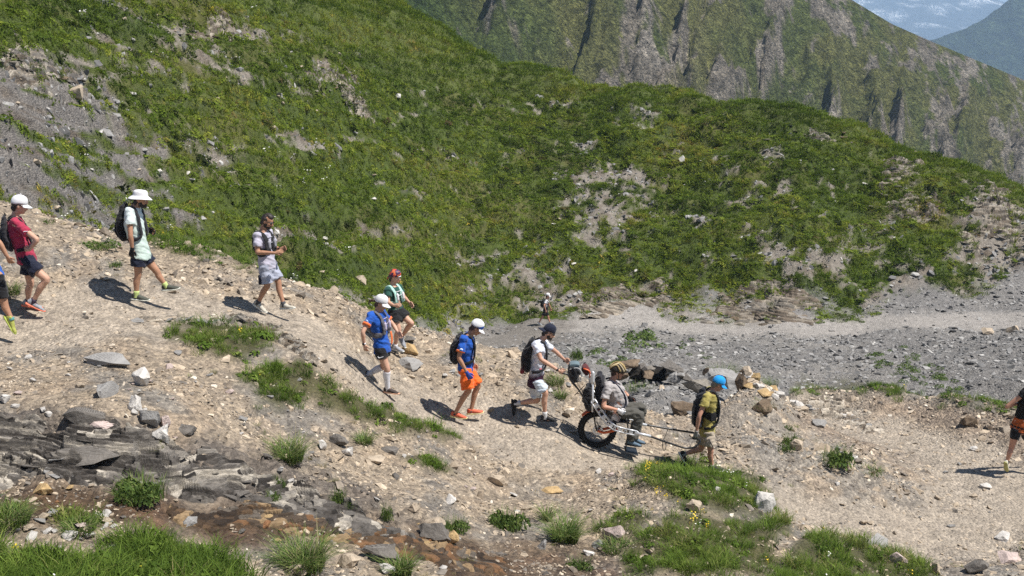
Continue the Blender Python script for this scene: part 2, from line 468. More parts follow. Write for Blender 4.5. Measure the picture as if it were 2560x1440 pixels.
# ground material: traced base colour, grain and pebbles from noise
def ground_material():
    t = NT('ground')
    at = t.n('ShaderNodeAttribute', attribute_name='gcol')
    aw = t.n('ShaderNodeAttribute', attribute_name='gmask')
    sep = t.n('ShaderNodeSeparateColor'); t.l(aw.outputs['Color'], sep.inputs[0])
    tc = t.n('ShaderNodeTexCoord')
    n_f = t.noise(26, 6, .7, vec=tc.outputs['Object']); n_m = t.noise(4.5, 6, .65, vec=tc.outputs['Object'])
    vo = t.n('ShaderNodeTexVoronoi', feature='F1'); vo.inputs['Scale'].default_value = 17
    vo.inputs['Randomness'].default_value = 1
    mp = t.n('ShaderNodeMapping'); mp.inputs['Scale'].default_value = (1, .8, 1.2)
    t.l(tc.outputs['Object'], mp.inputs[0]); t.l(mp.outputs[0], vo.inputs['Vector'])
    v2 = t.n('ShaderNodeTexVoronoi', feature='F1'); v2.inputs['Scale'].default_value = 5.0
    t.l(tc.outputs['Object'], v2.inputs['Vector'])
    f1 = t.ramp(n_f, [(.3, (.50,.50,.50)), (.7, (1.5,1.47,1.43))])
    f2 = t.ramp(n_m, [(.3, (.72,.72,.72)), (.72, (1.25,1.25,1.25))])
    pc = t.ramp(vo.outputs['Color'], [(.0, (.50,.49,.49)), (.45, (.92,.91,.90)), (.8,(1.15,1.13,1.08)), (1., (1.7,1.66,1.58))])
    c = t.mix(1.0, at.outputs['Color'], f1.outputs[0], 'MULTIPLY')
    c = t.mix(1.0, c, f2.outputs[0], 'MULTIPLY')
    c = t.mix(sep.outputs[0], c, t.mix(1.0, c, pc.outputs[0], 'MULTIPLY'))
    t.l(c, t.b.inputs['Base Color'])
    rr = t.n('ShaderNodeMapRange'); t.l(sep.outputs[1], rr.inputs[0]); rr.inputs[3].default_value = .92; rr.inputs[4].default_value = .35
    t.l(rr.outputs[0], t.b.inputs['Roughness'])
    t.b.inputs['Specular IOR Level'].default_value = .25
    hs = t.n('ShaderNodeMath', operation='MULTIPLY_ADD'); t.l(vo.outputs['Distance'], hs.inputs[0]); hs.inputs[1].default_value = -.9
    t.l(n_f, hs.inputs[2])
    t.bump(hs.outputs[0], .95, .05)
    return t.m
M_GROUND = ground_material()

# split the sheet into named pieces of ground
Vall = np.stack([GX, GY, GZ], -1).reshape(-1, 3)
ii, jj = np.meshgrid(np.arange(NR-1), np.arange(NC-1), indexing='ij')
q0 = (ii*NC+jj).ravel(); QUAD = np.stack([q0, q0+1, q0+NC+1, q0+NC], 1)
qm = lambda a: a.reshape(-1)[QUAD].mean(1)
qt, qn, qh, qf, qw, qg = qm(trail), qm(near), qm(hillm), qm(ftrail), qm(wet), qm(grass)
zone = np.where(qn > .5, 0, np.where(qh > .5, 1, 2))
zone = np.where((qt > .5) & (qh < .5), 3, zone)
zone = np.where((zone == 2) & (qf > .5), 4, zone)
zone = np.where((zone == 0) & (qw > .5), 5, zone)
gmask = np.stack([np.clip(1-grass-greenv, 0, 1)*(1-.5*trail)*(1-.75*ftrail)*sstep(75,40,PD), wet*.8, near], -1).reshape(-1, 3)
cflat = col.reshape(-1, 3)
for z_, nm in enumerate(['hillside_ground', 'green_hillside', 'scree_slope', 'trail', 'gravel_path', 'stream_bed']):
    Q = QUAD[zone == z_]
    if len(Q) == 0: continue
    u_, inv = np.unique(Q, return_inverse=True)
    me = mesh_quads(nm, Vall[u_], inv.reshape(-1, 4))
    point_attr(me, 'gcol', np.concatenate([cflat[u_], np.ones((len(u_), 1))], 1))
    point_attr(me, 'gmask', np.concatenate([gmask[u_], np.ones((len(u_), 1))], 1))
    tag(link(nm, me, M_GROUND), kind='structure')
# ------------------------------------------------------------------ far mountains, valley, air
def far_material(name, stops, scale, rock=None, snow=None):
    t = NT(name)
    at = t.n('ShaderNodeAttribute', attribute_name='gcol')
    nz = t.noise(scale, 8, .65)
    f = t.ramp(nz, [(.33, (.40,.41,.40)), (.5,(.95,.95,.95)), (.68, (1.6,1.57,1.52))])
    n2_ = t.noise(scale*4.2, 5, .7); f2 = t.ramp(n2_, [(.36, (.45,.45,.45)), (.5, (1,1,1)), (.62, (1.5,1.48,1.42))])
    t.l(t.mix(1.0, t.mix(1.0, at.outputs['Color'], f.outputs[0], 'MULTIPLY'), f2.outputs[0], 'MULTIPLY'), t.b.inputs['Base Color'])
    t.b.inputs['Roughness'].default_value = .95
    t.b.inputs['Specular IOR Level'].default_value = .1
    t.bump(t.noise(scale*1.7, 5, .7), .9, 3.0/scale)
    return t.m

# the steep mountainside: a ridge line that falls to the right, and ribs that run straight down from it
def ridge(px, py, d): return ray(px, py)*d
RP = np.array([ridge(-1400,-1000,330), ridge(300,-820,330), ridge(1100,-460,345), ridge(1700,-190,365), ridge(2130,0,395), ridge(2230,60,405), ridge(2330,104,415), ridge(2440,150,425), ridge(2560,200,440), ridge(2900,330,470), ridge(3600,560,520)])
seg = np.concatenate([[0], np.cumsum(np.linalg.norm(np.diff(RP, axis=0)[:,:2], axis=1))])
ns, nt = 690, 236
s_ = np.linspace(0, seg[-1], ns); t_ = np.linspace(-.35, 1, nt)
RX, RY, RZ = [np.interp(s_, seg, RP[:,k]) for k in range(3)]
SS, TT = np.meshgrid(s_, t_, indexing='ij')
dn = np.array((-0.42, -0.90))                       # the way the face looks
rib = fbm(SS*0.035, TT*0.5, 4, 401, gain=.6)
ribs = 1-2*np.abs(pnoise(SS*0.034+TT*.9+0.6*fbm(SS*.02, TT*2.0, 2, 403), TT*0.8, 405)); ribs = .70*ribs + .75*(1-2*np.abs(pnoise(SS*.085+TT*2.2+.5*fbm(SS*.04, TT*3, 2, 423), TT*1.4, 425)))
gul = sstep(.62, .97, 1-np.abs(pnoise(SS*0.040+TT*1.2+.25*fbm(SS*.02, TT*3, 2, 404), TT*0.45, 407))*2.2)
tp = np.maximum(TT, 0)
run = 165*TT
drop = np.where(TT < 0, 120*(-TT), 10*tp + 118*tp**1.15)
env = sstep(0.03, .35, TT)
MX = RX[:,None] + dn[0]*run + tp*38; MY = RY[:,None] + dn[1]*run
MZ = RZ[:,None] - drop + env*(9.5*ribs + 6.0*rib - 3.5*gul*sstep(.2,.5,TT)) + env*3.0*fbm(SS*.13, TT*14, 5, 409, gain=.62) + 1.2*sstep(0,.05,TT)*fbm(SS*.35, TT*40, 3, 419)
mpx, mpy, mpd = proj(MX, MY, MZ)
rk_ = 0.65*sstep(.25,.75,TT) + 1.0*fbm(SS*.085, TT*5.5, 6, 411, gain=.68) + .38*ribs - .27 - .9*sstep(1600,1330,mpx)
rocky = sstep(.12, .34, rk_)
mc = np.zeros(MX.shape+(3,)) + np.array((.165,.170,.062))
mc = mixc(mc, (.115,.140,.046), sstep(-.2,.5,fbm(SS*.03, TT*5, 4, 413)))
mc = mixc(mc, (.25,.222,.19), rocky*.95)
mc = mixc(mc, (.37,.335,.29), rocky*sstep(.1,.4,fbm(SS*.14, TT*9, 5, 415, gain=.6))*.8)
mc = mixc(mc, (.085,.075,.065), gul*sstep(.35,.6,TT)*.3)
lft = sstep(1500, 1050, mpx)*sstep(.3,.6,TT)
mc = mixc(mc, (.070,.115,.030), lft*sstep(.6,.1,rocky))
mc = mixc(mc, (.36,.31,.25), sstep(.62,.9,1-np.abs(pnoise(SS*.05, TT*1.2, 417))*3)*sstep(1350,1450,mpx)*sstep(1800,1650,mpx)*.5*env)
i2, j2 = np.meshgrid(np.arange(ns-1), np.arange(nt-1), indexing='ij')
q0 = (i2*nt+j2).ravel(); Q2 = np.stack([q0, q0+nt, q0+nt+1, q0+1], 1)
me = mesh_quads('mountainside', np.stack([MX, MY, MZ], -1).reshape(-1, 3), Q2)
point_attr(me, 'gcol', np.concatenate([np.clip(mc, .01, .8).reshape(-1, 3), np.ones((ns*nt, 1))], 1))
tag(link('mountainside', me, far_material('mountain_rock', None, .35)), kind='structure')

def range_mesh(name, ridge_pts, depth_back, foot, nx, nz_, colour, nscale, amp, matscale, snowline=None):
    P = np.array([ridge(*p) for p in ridge_pts])
    s0 = np.concatenate([[0], np.cumsum(np.linalg.norm(np.diff(P, axis=0), axis=1))])
    s = np.linspace(0, s0[-1], nx); t = np.linspace(-.5, 1, nz_)
    bx, by, bz = [np.interp(s, s0, P[:,k]) for k in range(3)]
    S2, T2 = np.meshgrid(s, t, indexing='ij')
    nn = fbm(S2*nscale, T2*2.2, 6, 501, gain=.55); rd = 1-2*np.abs(pnoise(S2*nscale*1.3, T2*1.1, 503))
    tpos = np.maximum(T2, 0)
    X = bx[:,None] + 0*T2; Y = by[:,None] - depth_back*T2
    Z = bz[:,None] - (bz[:,None]-foot)*np.where(T2 < 0, -T2*1.2, tpos**.9) + amp*(nn*.7+rd*.6)*sstep(0,.2,np.abs(T2)) + amp*.25*fbm(S2*nscale*4, T2*0, 4, 507)
    Z = np.maximum(Z, foot-5)
    c = colour(S2, T2, nn, rd, Z)
    i3, j3 = np.meshgrid(np.arange(nx-1), np.arange(nz_-1), indexing='ij')
    q = (i3*nz_+j3).ravel()
    me = mesh_quads(name, np.stack([X, Y, Z], -1).reshape(-1, 3), np.stack([q, q+nz_, q+nz_+1, q+1], 1))
    point_attr(me, 'gcol', np.concatenate([np.clip(c, .01, .9).reshape(-1, 3), np.ones((nx*nz_, 1))], 1))
    return tag(link(name, me, far_material(name, None, matscale)), kind='structure')
def c_forest(S2, T2, nn, rd, Z):
    c = np.zeros(S2.shape+(3,)) + np.array((.05,.075,.035))
    return mixc(c, (.085,.10,.05), sstep(-.2,.5,nn))
def c_snow(S2, T2, nn, rd, Z):
    c = np.zeros(S2.shape+(3,)) + np.array((.09,.095,.10))
    m = sstep(-60, 260, Z + 260*nn + 160*rd)
    return mixc(c, (.85,.87,.90), m*sstep(.34,.52,fbm(S2*.006, T2*14, 5, 521)+.15*rd+.12))
range_mesh('forested_ridge', [(1900,230,2400),(2200,150,2360),(2330,97,2320),(2380,84,2320),(2410,72,2310),(2460,50,2300),(2490,22,2300),(2520,2,2295),(2570,-25,2290),(2800,-40,2270),(3500,-40,2230)], 800, -520, 220, 70, c_forest, .005, 16, .025)
range_mesh('snowy_mountain', [(900,60,7400),(1500,0,7300),(1900,-30,7250),(2150,-50,7200),(2300,-50,7200),(2400,-35,7200),(2475,10,7200),(2520,32,7230),(2700,10,7250),(3200,-30,7300),(4000,-20,7400)], 3600, -520, 270, 100, c_snow, .0011, 85, .004)

vm = simple('valley_grass', (.06,.085,.035), .95, .3, .01)
vs = np.array([(-12000,120,-520),(12000,120,-520),(12000,14500,-520),(-12000,14500,-520)], float)
tag(link('valley_floor', mesh_quads('valley_floor', vs, [[0,1,2,3]]), vm), kind='structure')

# air between here and the far ranges
bm = bmesh.new()
bmesh.ops.create_cube(bm, size=1)
me = bpy.data.meshes.new('haze'); bm.to_mesh(me); bm.free()
hm = bpy.data.materials.new('haze'); hm.use_nodes = True
nt_ = hm.node_tree; nt_.nodes.remove(nt_.nodes['Principled BSDF'])
pv = nt_.nodes.new('ShaderNodeVolumePrincipled')
pv.inputs['Color'].default_value = (.54,.74,1.0,1); pv.inputs['Density'].default_value = 0.00019
pv.inputs['Anisotropy'].default_value = 0.0
nt_.links.new(pv.outputs[0], nt_.nodes['Material Output'].inputs['Volume'])
ho = link('haze', me, hm)
zt = max(float((np.array([o.matrix_basis @ Vector(c) for c in o.bound_box])[:,2]).max()) for o in C.objects if o.type == 'MESH' and o != ho) + 8
ho.scale = (26000, 15600, zt+545); ho.location = (0, 15600/2-600, (zt-545)/2)
print('haze top', zt)
tag(ho, 'thin blue mountain air over the valley and far ranges', 'haze', kind='stuff')
# ------------------------------------------------------------------ stones, turf and grass as real geometry
AREA = np.gradient(ys)[:,None]*(halfw(ys)*2/(NC-1))[:,None]*np.ones((1, NC))
VIS = (PX > -330) & (PX < 2890) & (PY > -160) & (PY < 1720) & (GY > 3)
def draw(density, jit=1.0):
    p = (np.clip(density, 0, None)*AREA*VIS).ravel(); n = int(p.sum())
    k = np.searchsorted(np.cumsum(p), rng.random(n)*p.sum())
    k = np.clip(k, 0, p.size-1); i = k//NC; j = k % NC
    fr = np.clip(i+rng.random(n)-.5, 0, NR-1.01); fc = np.clip(j+rng.random(n)-.5, 0, NC-1.01)
    Y = np.interp(fr, np.arange(NR), ys); X = (fc/(NC-1)*2-1)*halfw(Y)
    return X, Y, hz(X, Y), k
SLX = np.gradient(GZ, axis=1)/np.maximum(1e-6, np.gradient(GX, axis=1))
SLY = np.gradient(GZ, axis=0)/np.maximum(1e-6, np.gradient(GY, axis=0)) - SLX*np.gradient(GX, axis=0)/np.maximum(1e-6, np.gradient(GY, axis=0))

def instances(name, pts, rot, scl, idx, tint, sources, label, cat):
    """points joined with source meshes by a geometry-node tree: one uncountable mass"""
    me = bpy.data.meshes.new(name)
    me.vertices.add(len(pts)); me.vertices.foreach_set('co', np.asarray(pts, np.float32).ravel())
    point_attr(me, 'rot', rot, 'FLOAT_VECTOR'); point_attr(me, 'scl', scl, 'FLOAT_VECTOR')
    point_attr(me, 'idx', idx, 'INT'); point_attr(me, 'tint', tint, 'FLOAT')
    o = link(name, me)
    g = bpy.data.node_groups.new(name, 'GeometryNodeTree')
    g.interface.new_socket('Geometry', in_out='INPUT', socket_type='NodeSocketGeometry')
    g.interface.new_socket('Geometry', in_out='OUTPUT', socket_type='NodeSocketGeometry')
    N = g.nodes; L = g.links
    gi = N.new('NodeGroupInput'); go = N.new('NodeGroupOutput')
    iop = N.new('GeometryNodeInstanceOnPoints'); jo = N.new('GeometryNodeJoinGeometry')
    for s_ in reversed(sources):
        oi = N.new('GeometryNodeObjectInfo'); oi.inputs['Object'].default_value = s_
        oi.inputs['As Instance'].default_value = True
        L.new(oi.outputs['Geometry'], jo.inputs[0])
    def attr(nm, typ):
        a = N.new('GeometryNodeInputNamedAttribute'); a.data_type = typ; a.inputs['Name'].default_value = nm
        return [q for q in a.outputs if q.enabled and q.name == 'Attribute'][0]
    L.new(gi.outputs[0], iop.inputs['Points']); L.new(jo.outputs[0], iop.inputs['Instance'])
    iop.inputs['Pick Instance'].default_value = True
    L.new(attr('idx', 'INT'), iop.inputs['Instance Index'])
    L.new(attr('rot', 'FLOAT_VECTOR'), iop.inputs['Rotation']); L.new(attr('scl', 'FLOAT_VECTOR'), iop.inputs['Scale'])
    L.new(iop.outputs[0], go.inputs[0])
    md = o.modifiers.new('scatter', 'NODES'); md.node_group = g
    return tag(o, label, cat, kind='stuff')

def source(name, me, mat):
    o = bpy.data.objects.new(name, me); me.materials.append(mat); return o

def rock_bm(seed, n=16, flat=(1, 1, .7), rough=.25):
    r = random.Random(seed); bm = bmesh.new()
    for _ in range(n):
        v = Vector((r.gauss(0,1), r.gauss(0,1), r.gauss(0,1))).normalized()*(1-rough*r.random())
        bm.verts.new((v.x*flat[0], v.y*flat[1], v.z*flat[2]))
    ret = bmesh.ops.convex_hull(bm, input=bm.verts)
    dead = [e for e in ret['geom_interior'] if isinstance(e, bmesh.types.BMVert)]
    if dead: bmesh.ops.delete(bm, geom=dead, context='VERTS')
    return bm
def bm_mesh(bm, name, smooth=False):
    me = bpy.data.meshes.new(name); bmesh.ops.recalc_face_normals(bm, faces=bm.faces)
    bm.to_mesh(me); bm.free()
    me.polygons.foreach_set('use_smooth', np.full(len(me.polygons), smooth)); return me

def stone_material(name, stops, grain=14):
    t = NT(name)
    at = t.n('ShaderNodeAttribute', attribute_name='tint', attribute_type='INSTANCER')
    r = t.ramp(at.outputs['Fac'], stops); r.color_ramp.interpolation = 'LINEAR'
    g = t.n('ShaderNodeNewGeometry')
    f = t.ramp(t.noise(grain, 5, .65, vec=g.outputs['Position']), [(.28, (.62,.61,.60)), (.72, (1.3,1.3,1.28))])
    t.l(t.mix(1.0, r.outputs[0], f.outputs[0], 'MULTIPLY'), t.b.inputs['Base Color'])
    t.b.inputs['Roughness'].default_value = .85; t.b.inputs['Specular IOR Level'].default_value = .25
    t.bump(t.noise(grain*2.5, 3, vec=g.outputs['Position']), .5, .01)
    return t.m
M_TAN = stone_material('tan_gravel', [(0,(.085,.078,.072)),(.22,(.20,.175,.15)),(.45,(.35,.285,.215)),(.7,(.47,.38,.28)),(.88,(.62,.53,.42)),(1,(.72,.68,.60))])
M_GREY = stone_material('grey_scree', [(0,(.07,.07,.07)),(.3,(.17,.167,.165)),(.55,(.27,.263,.258)),(.8,(.40,.39,.375)),(.93,(.56,.54,.51)),(1,(.68,.66,.63))], 5)
stones = [(k, rock_bm(k, 12, (1, .75+.03*k, .42+.04*(k % 4)))) for k in range(7)] + [(k+7, rock_bm(k+50, 11, (1, .7, .16+.05*(k % 3)))) for k in range(7)]
ST = [source('gravel_stone', bm_mesh(b, 'gravel_stone'), M_TAN) for k, b in stones]
SG = [source('scree_stone', o.data.copy(), M_GREY) for o in ST]
for o in SG: o.data.materials.clear(); o.data.materials.append(M_GREY)

def stone_field(name, dens, size, srcs, label, tintf, smax=None, sink=.25, tilt=.35, dip=0, spread=.48):
    X, Y, Z, k = draw(dens); n = len(X)
    s = size(k)*np.clip(rng.lognormal(0, spread, n), .3, smax or 3.2)
    rot = np.stack([SLY.ravel()[k]*.9 + rng.normal(0, tilt, n), -SLX.ravel()[k]*.9 + rng.normal(0, tilt, n) + dip, rng.uniform(0, 6.28, n)], 1)
    scl = np.stack([s*rng.uniform(.75,1.3,n), s*rng.uniform(.75,1.3,n), s*rng.uniform(.7,1.2,n)], 1)
    return instances(name, np.stack([X, Y, Z+s*(.3-sink)*.6], 1), rot, scl, rng.integers(0, len(srcs), n), np.clip(tintf(k, n), 0, 1), srcs, label, 'gravel')
G_ = lambda a: a.ravel()
pnear = fbm(GX*0.7, GY*0.7, 4, 601)
dn_ = near*(1-grass*.75)*(1-wet*.35)*(230*sstep(-.5,.6,pnear)+50)*(1-.76*trail)
dn_ *= np.clip((15/np.maximum(PD, 6))**.8, .35, 1.6)
stone_field('loose_gravel', dn_, lambda k: .019*np.clip(G_(PD)[k]/14, .75, 1.6), ST, 'loose tan gravel over the near slope and trail edges', lambda k, n: rng.beta(2.2,2.2,n) + .12*G_(slate)[k]*-2)
dn2 = near*(1-grass*.6)*(1-.90*trail)*(24*sstep(-.3,.6,pnear)+5.0)*(1+1.6*wet)*(1+.5*sstep(2.5,5,GX))*(1+1.2*slate)
stone_field('broken_stones', dn2, lambda k: .042*np.clip(G_(PD)[k]/14, .8, 1.5), ST, 'broken flat stones strewn over the near slope', lambda k, n: rng.beta(2,2,n) - .25*G_(slate)[k] - .18*G_(wet)[k], smax=2.6)
psc = fbm(GX*.35, GY*.35, 4, 611)
ds = scree*(1-ftrail*.93)*(1-dtr*.5)*(30*sstep(-.6,.5,psc)+8)*(PD < 75)
stone_field('scree_stones', ds, lambda k: .066+0*k, SG, 'grey scree stones on the slope below the far path', lambda k, n: rng.beta(2,2.2,n)*.9, smax=3.6, spread=.58)
dh = hillm*sstep(.15,.6,bare)*(26*sstep(-.3,.5,psc)+7)*(PD < 80)
stone_field('hillside_rubble', dh, lambda k: .075+0*k, SG, 'grey rubble in the bare patches of the green hillside', lambda k, n: rng.beta(2,2,n)*.95, smax=4.0, spread=.62)

# leaf clumps that cover the hillside
def clump_mesh(seed, n, flat, leaf, up=.5):
    r = random.Random(seed); V = []; Fc = []
    for _ in range(n):
        a = r.uniform(0, 6.283); rr = math.sqrt(r.random()); h = math.sqrt(max(0, 1-rr*rr))*flat*(.55+.55*r.random())
        c = Vector((math.cos(a)*rr, math.sin(a)*rr, h))
        nrm = Vector((math.cos(a)*rr*1.1+r.gauss(0,.55), math.sin(a)*rr*1.1+r.gauss(0,.55), up+r.random())).normalized()
        t1 = nrm.orthogonal().normalized(); t1.rotate(Matrix.Rotation(r.uniform(0, 6.28), 3, nrm)); t2 = nrm.cross(t1)
        l = leaf*r.uniform(.6,1.3); w = l*r.uniform(.35,.6); b = len(V)
        V += [c-t1*l*.5, c+t2*w, c+t1*l+nrm*-.1*l, c-t2*w]; Fc.append((b, b+1, b+2, b+3))
    return mesh_np('clump', V, Fc, False)
def tuft_mesh(seed, n, spread, h, lean, w=.006, seg=3):
    r = random.Random(seed); V = []; Fc = []
    for _ in range(n):
        a = r.uniform(0, 6.283); rr = spread*math.sqrt(r.random()); p = Vector((math.cos(a)*rr, math.sin(a)*rr, -.01))
        hh = h*r.uniform(.45,1.15); la = a+r.gauss(0,.9); ln = lean*r.uniform(.2,1.2)*hh
        side = Vector((-math.sin(la+r.gauss(0,.8)), math.cos(la), 0)).normalized(); dv = Vector((math.cos(la), math.sin(la), 0)); b = len(V)
        for q in range(seg):
            t = q/seg; c = p + dv*ln*t*t + Vector((0,0,hh*(t-.25*t*t*min(1.5,lean))))
            ww = w*(1-.55*t)*r.uniform(.8,1.2); V += [c-side*ww, c+side*ww]
            if q: Fc.append((b+2*q-2, b+2*q-1, b+2*q+1, b+2*q))
        V.append(p + dv*ln + Vector((0,0,hh*(1-.25*min(1.5,lean))))); Fc.append((b+2*seg-2, b+2*seg-1, len(V)-1))
    return mesh_np('tuft', V, Fc, False)
def leaf_material(name, stops, transl=.25):
    t = NT(name)
    at = t.n('ShaderNodeAttribute', attribute_name='tint', attribute_type='INSTANCER')
    r = t.ramp(at.outputs['Fac'], stops)
    g = t.n('ShaderNodeNewGeometry')
    f = t.ramp(t.noise(3.0, 3, .6, vec=g.outputs['Position']), [(.3, (.7,.72,.66)), (.7, (1.25,1.2,1.25))])
    rp = t.ramp(g.outputs['Random Per Island'], [(0, (.75,.78,.7)), (1, (1.25,1.2,1.2))])
    c = t.mix(1.0, t.mix(1.0, r.outputs[0], f.outputs[0], 'MULTIPLY'), rp.outputs[0], 'MULTIPLY')
    t.l(c, t.b.inputs['Base Color'])
    t.b.inputs['Roughness'].default_value = .75; t.b.inputs['Specular IOR Level'].default_value = .05
    tr = t.n('ShaderNodeBsdfTranslucent'); t.l(c, tr.inputs[0])
    mx = t.n('ShaderNodeMixShader'); mx.inputs[0].default_value = transl
    t.l(t.b.outputs[0], mx.inputs[1]); t.l(tr.outputs[0], mx.inputs[2])
    t.l(mx.outputs[0], t.t.nodes['Material Output'].inputs[0])
    return t.m
M_TURF = leaf_material('alpine_turf', [(0,(.042,.068,.014)),(.3,(.095,.150,.022)),(.55,(.175,.240,.032)),(.75,(.255,.285,.045)),(.9,(.25,.20,.07)),(1,(.36,.29,.06))])
CL = [source('turf_clump', clump_mesh(700+k, 60, .42, .24, .8), M_TURF) for k in range(6)]
hcl = fbm(GX*.45, HV*.8, 4, 621); htn = fbm(GX*.14, HV*.25, 4, 631); htm = fbm(GX*.6, HV*1.0, 3, 633)
dcl = hillm*sstep(.80,.25,bare)*(46*sstep(-.85,-.05,hcl)+4)*(1-.72*turf)*(PD < 112)
dcl = np.maximum(dcl, hillm*(bare > .3)*.9*(PD < 80))
X, Y, Z, k = draw(dcl); n = len(X)
s = .118*np.clip(rng.lognormal(0,.34,n), .45, 2.4)*(1-.4*G_(turf)[k])
instances('hillside_turf', np.stack([X, Y, Z-.03], 1), np.stack([SLY.ravel()[k]*.8, -SLX.ravel()[k]*.8, rng.uniform(0,6.28,n)], 1),
          np.stack([s*1.15, s*1.15, s*(.95-.4*G_(turf)[k])], 1), rng.integers(0, 6, n),
          np.clip(.43+.30*G_(htn)[k]+.18*G_(htm)[k]+rng.normal(0,.13,n)+.05*G_(turf)[k], 0, 1), CL, 'low green alpine turf and herbs covering the far hillside', 'ground cover')
# short grass between the clumps on the nearer part of the hillside
dgh = hillm*(1-.45*turf)*sstep(.7,.2,bare)*34*sstep(-.7,.2,fbm(GX*.8, HV*1.3, 3, 637))*np.clip(38/PD, .4, 1.4)*(PD < 78) + hillm*turf*16*(PD > 50)*(PD < 118)
HG = [source('hill_grass_source', tuft_mesh(760+k, 30, .16, .13, 1.0, .007), M_TURF) for k in range(5)]
X, Y, Z, k = draw(dgh); n = len(X); s = np.clip(rng.lognormal(0,.3,n), .5, 1.9)*np.clip(G_(PD)[k]/42, .8, 1.9)
instances('hillside_grass', np.stack([X, Y, Z-.01], 1), np.stack([SLY.ravel()[k]*.5, -SLX.ravel()[k]*.5, rng.uniform(0,6.28,n)], 1), np.stack([s, s, s], 1), rng.integers(0, 5, n),
          np.clip(.48+.28*G_(htn)[k]+.15*G_(htm)[k]+rng.normal(0,.11,n), 0, 1), HG, 'short alpine grass between the herbs of the far hillside', 'grass')
# darker shrubs in the hollows and at the foot
M_SHRUB = leaf_material('low_shrub', [(0,(.024,.034,.014)),(.5,(.048,.066,.022)),(.8,(.085,.10,.03)),(1,(.11,.08,.04))])
SH = [source('shrub_clump', clump_mesh(740+k, 80, .8, .26), M_SHRUB) for k in range(4)]
dsh = hillm*sstep(.75,.3,bare)*(1-turf)*sstep(.12,.40,fbm(GX*.33, HV*.6, 5, 641, gain=.6))*3.0*(PD < 95) + footm*.5
X, Y, Z, k = draw(dsh); n = len(X); s = .165*np.clip(rng.lognormal(0,.35,n), .5, 2.2)
instances('hillside_shrubs', np.stack([X, Y, Z-.05], 1), np.stack([SLY.ravel()[k]*.6, -SLX.ravel()[k]*.6, rng.uniform(0,6.28,n)], 1),
          np.stack([s*1.2, s*1.2, s], 1), rng.integers(0, 4, n), rng.random(n), SH, 'dark low shrubs in the hollows of the far hillside', 'ground cover')

# grass blades of the near banks
M_GRASS = leaf_material('meadow_grass', [(0,(.055,.095,.020)),(.35,(.115,.190,.034)),(.6,(.175,.255,.050)),(.78,(.23,.25,.085)),(.9,(.33,.29,.14)),(1,(.42,.36,.21))], .35)
GT = [source('grass_tuft_source', tuft_mesh(800+k, 46, .10, .15, .95, .0034), M_GRASS) for k in range(6)] + [source('herb_source', clump_mesh(820+k, 34, .8, .42), M_GRASS) for k in range(2)]
gn = fbm(GX*1.5, GY*1.5, 4, 651)
dg = (PD < 34)*np.clip(grass-.12, 0, 1)*(150*sstep(-.35,.5,gn)+14+55*(PY < 1120)+150*(PX < 660)*sstep(1330,1400,PY))*np.clip(14/np.maximum(PD,8), .7, 1.3)
X, Y, Z, k = draw(dg); n = len(X)
longg = sstep(1180, 1330, G_(PY)[k])
s = np.clip(rng.lognormal(0,.32,n), .4, 2)*(.74+.24*longg*(G_(PX)[k] < 900))
ix = np.where(rng.random(n) < .22*(1-.6*longg), rng.integers(6, 8, n), rng.integers(0, 6, n))
sz = np.where(ix >= 6, s*.085, s)
instances('bank_grass', np.stack([X, Y, Z], 1), np.stack([rng.normal(0,.15,n), rng.normal(0,.15,n), rng.uniform(0,6.28,n)], 1),
          np.stack([sz, sz, sz], 1), ix, np.clip(.42+.15*G_(gn)[k]+.16*fbm(X*.7, Y*.7, 3, 77)+rng.normal(0,.15,n), 0, 1), GT, 'green grass growing on the near banks beside the trail', 'grass')
# dry grass and moss between the stones
ddry = near*(1-trail)*(1-grass)*sstep(.25,.7,fbm(GX*1.1, GY*1.1, 4, 661))*9*(PD < 24)
X, Y, Z, k = draw(ddry); n = len(X); s = np.clip(rng.lognormal(0,.3,n), .4, 1.6)*.42
instances('dry_grass', np.stack([X, Y, Z], 1), np.stack([rng.normal(0,.2,n), rng.normal(0,.2,n), rng.uniform(0,6.28,n)], 1),
          np.stack([s, s, s], 1), rng.integers(0, 6, n), np.clip(rng.normal(.82,.2,n), 0, 1), GT, 'thin dry grass between the stones of the near slope', 'grass')
# yellow and white flowers
def flower_mesh(seed):
    r = random.Random(seed); V = []; Fc = []
    for _ in range(5):
        c = Vector((r.gauss(0,.035), r.gauss(0,.035), r.uniform(.06,.15))); b = len(V)
        nr = Vector((r.gauss(0,.4), -.4+r.gauss(0,.3), 1)).normalized(); t1 = nr.orthogonal().normalized(); t2 = nr.cross(t1)
        for q in range(6):
            V.append(c+(t1*math.cos(q*1.047)+t2*math.sin(q*1.047))*.012)
        Fc.append(tuple(range(b, b+6)))
        V += [c-t1*.0015, c+t1*.0015, Vector((c.x, c.y, 0))]; Fc.append((b+6, b+7, b+8))
    return mesh_np('flower', V, Fc, False)
def petal(name, c):
    t = NT(name); t.b.inputs['Base Color'].default_value = (*c, 1); t.b.inputs['Roughness'].default_value = .6
    f = t.ramp(t.noise(40, 2), [(.3, tuple(v*.8 for v in c)), (.7, c)]); t.l(f.outputs[0], t.b.inputs['Base Color']); return t.m
FY = [source('yellow_flower', flower_mesh(900+k), petal('yellow_petal', (.80,.58,.03))) for k in range(3)]
FW = [source('white_flower', flower_mesh(910+k), petal('white_petal', (.75,.75,.68))) for k in range(3)]
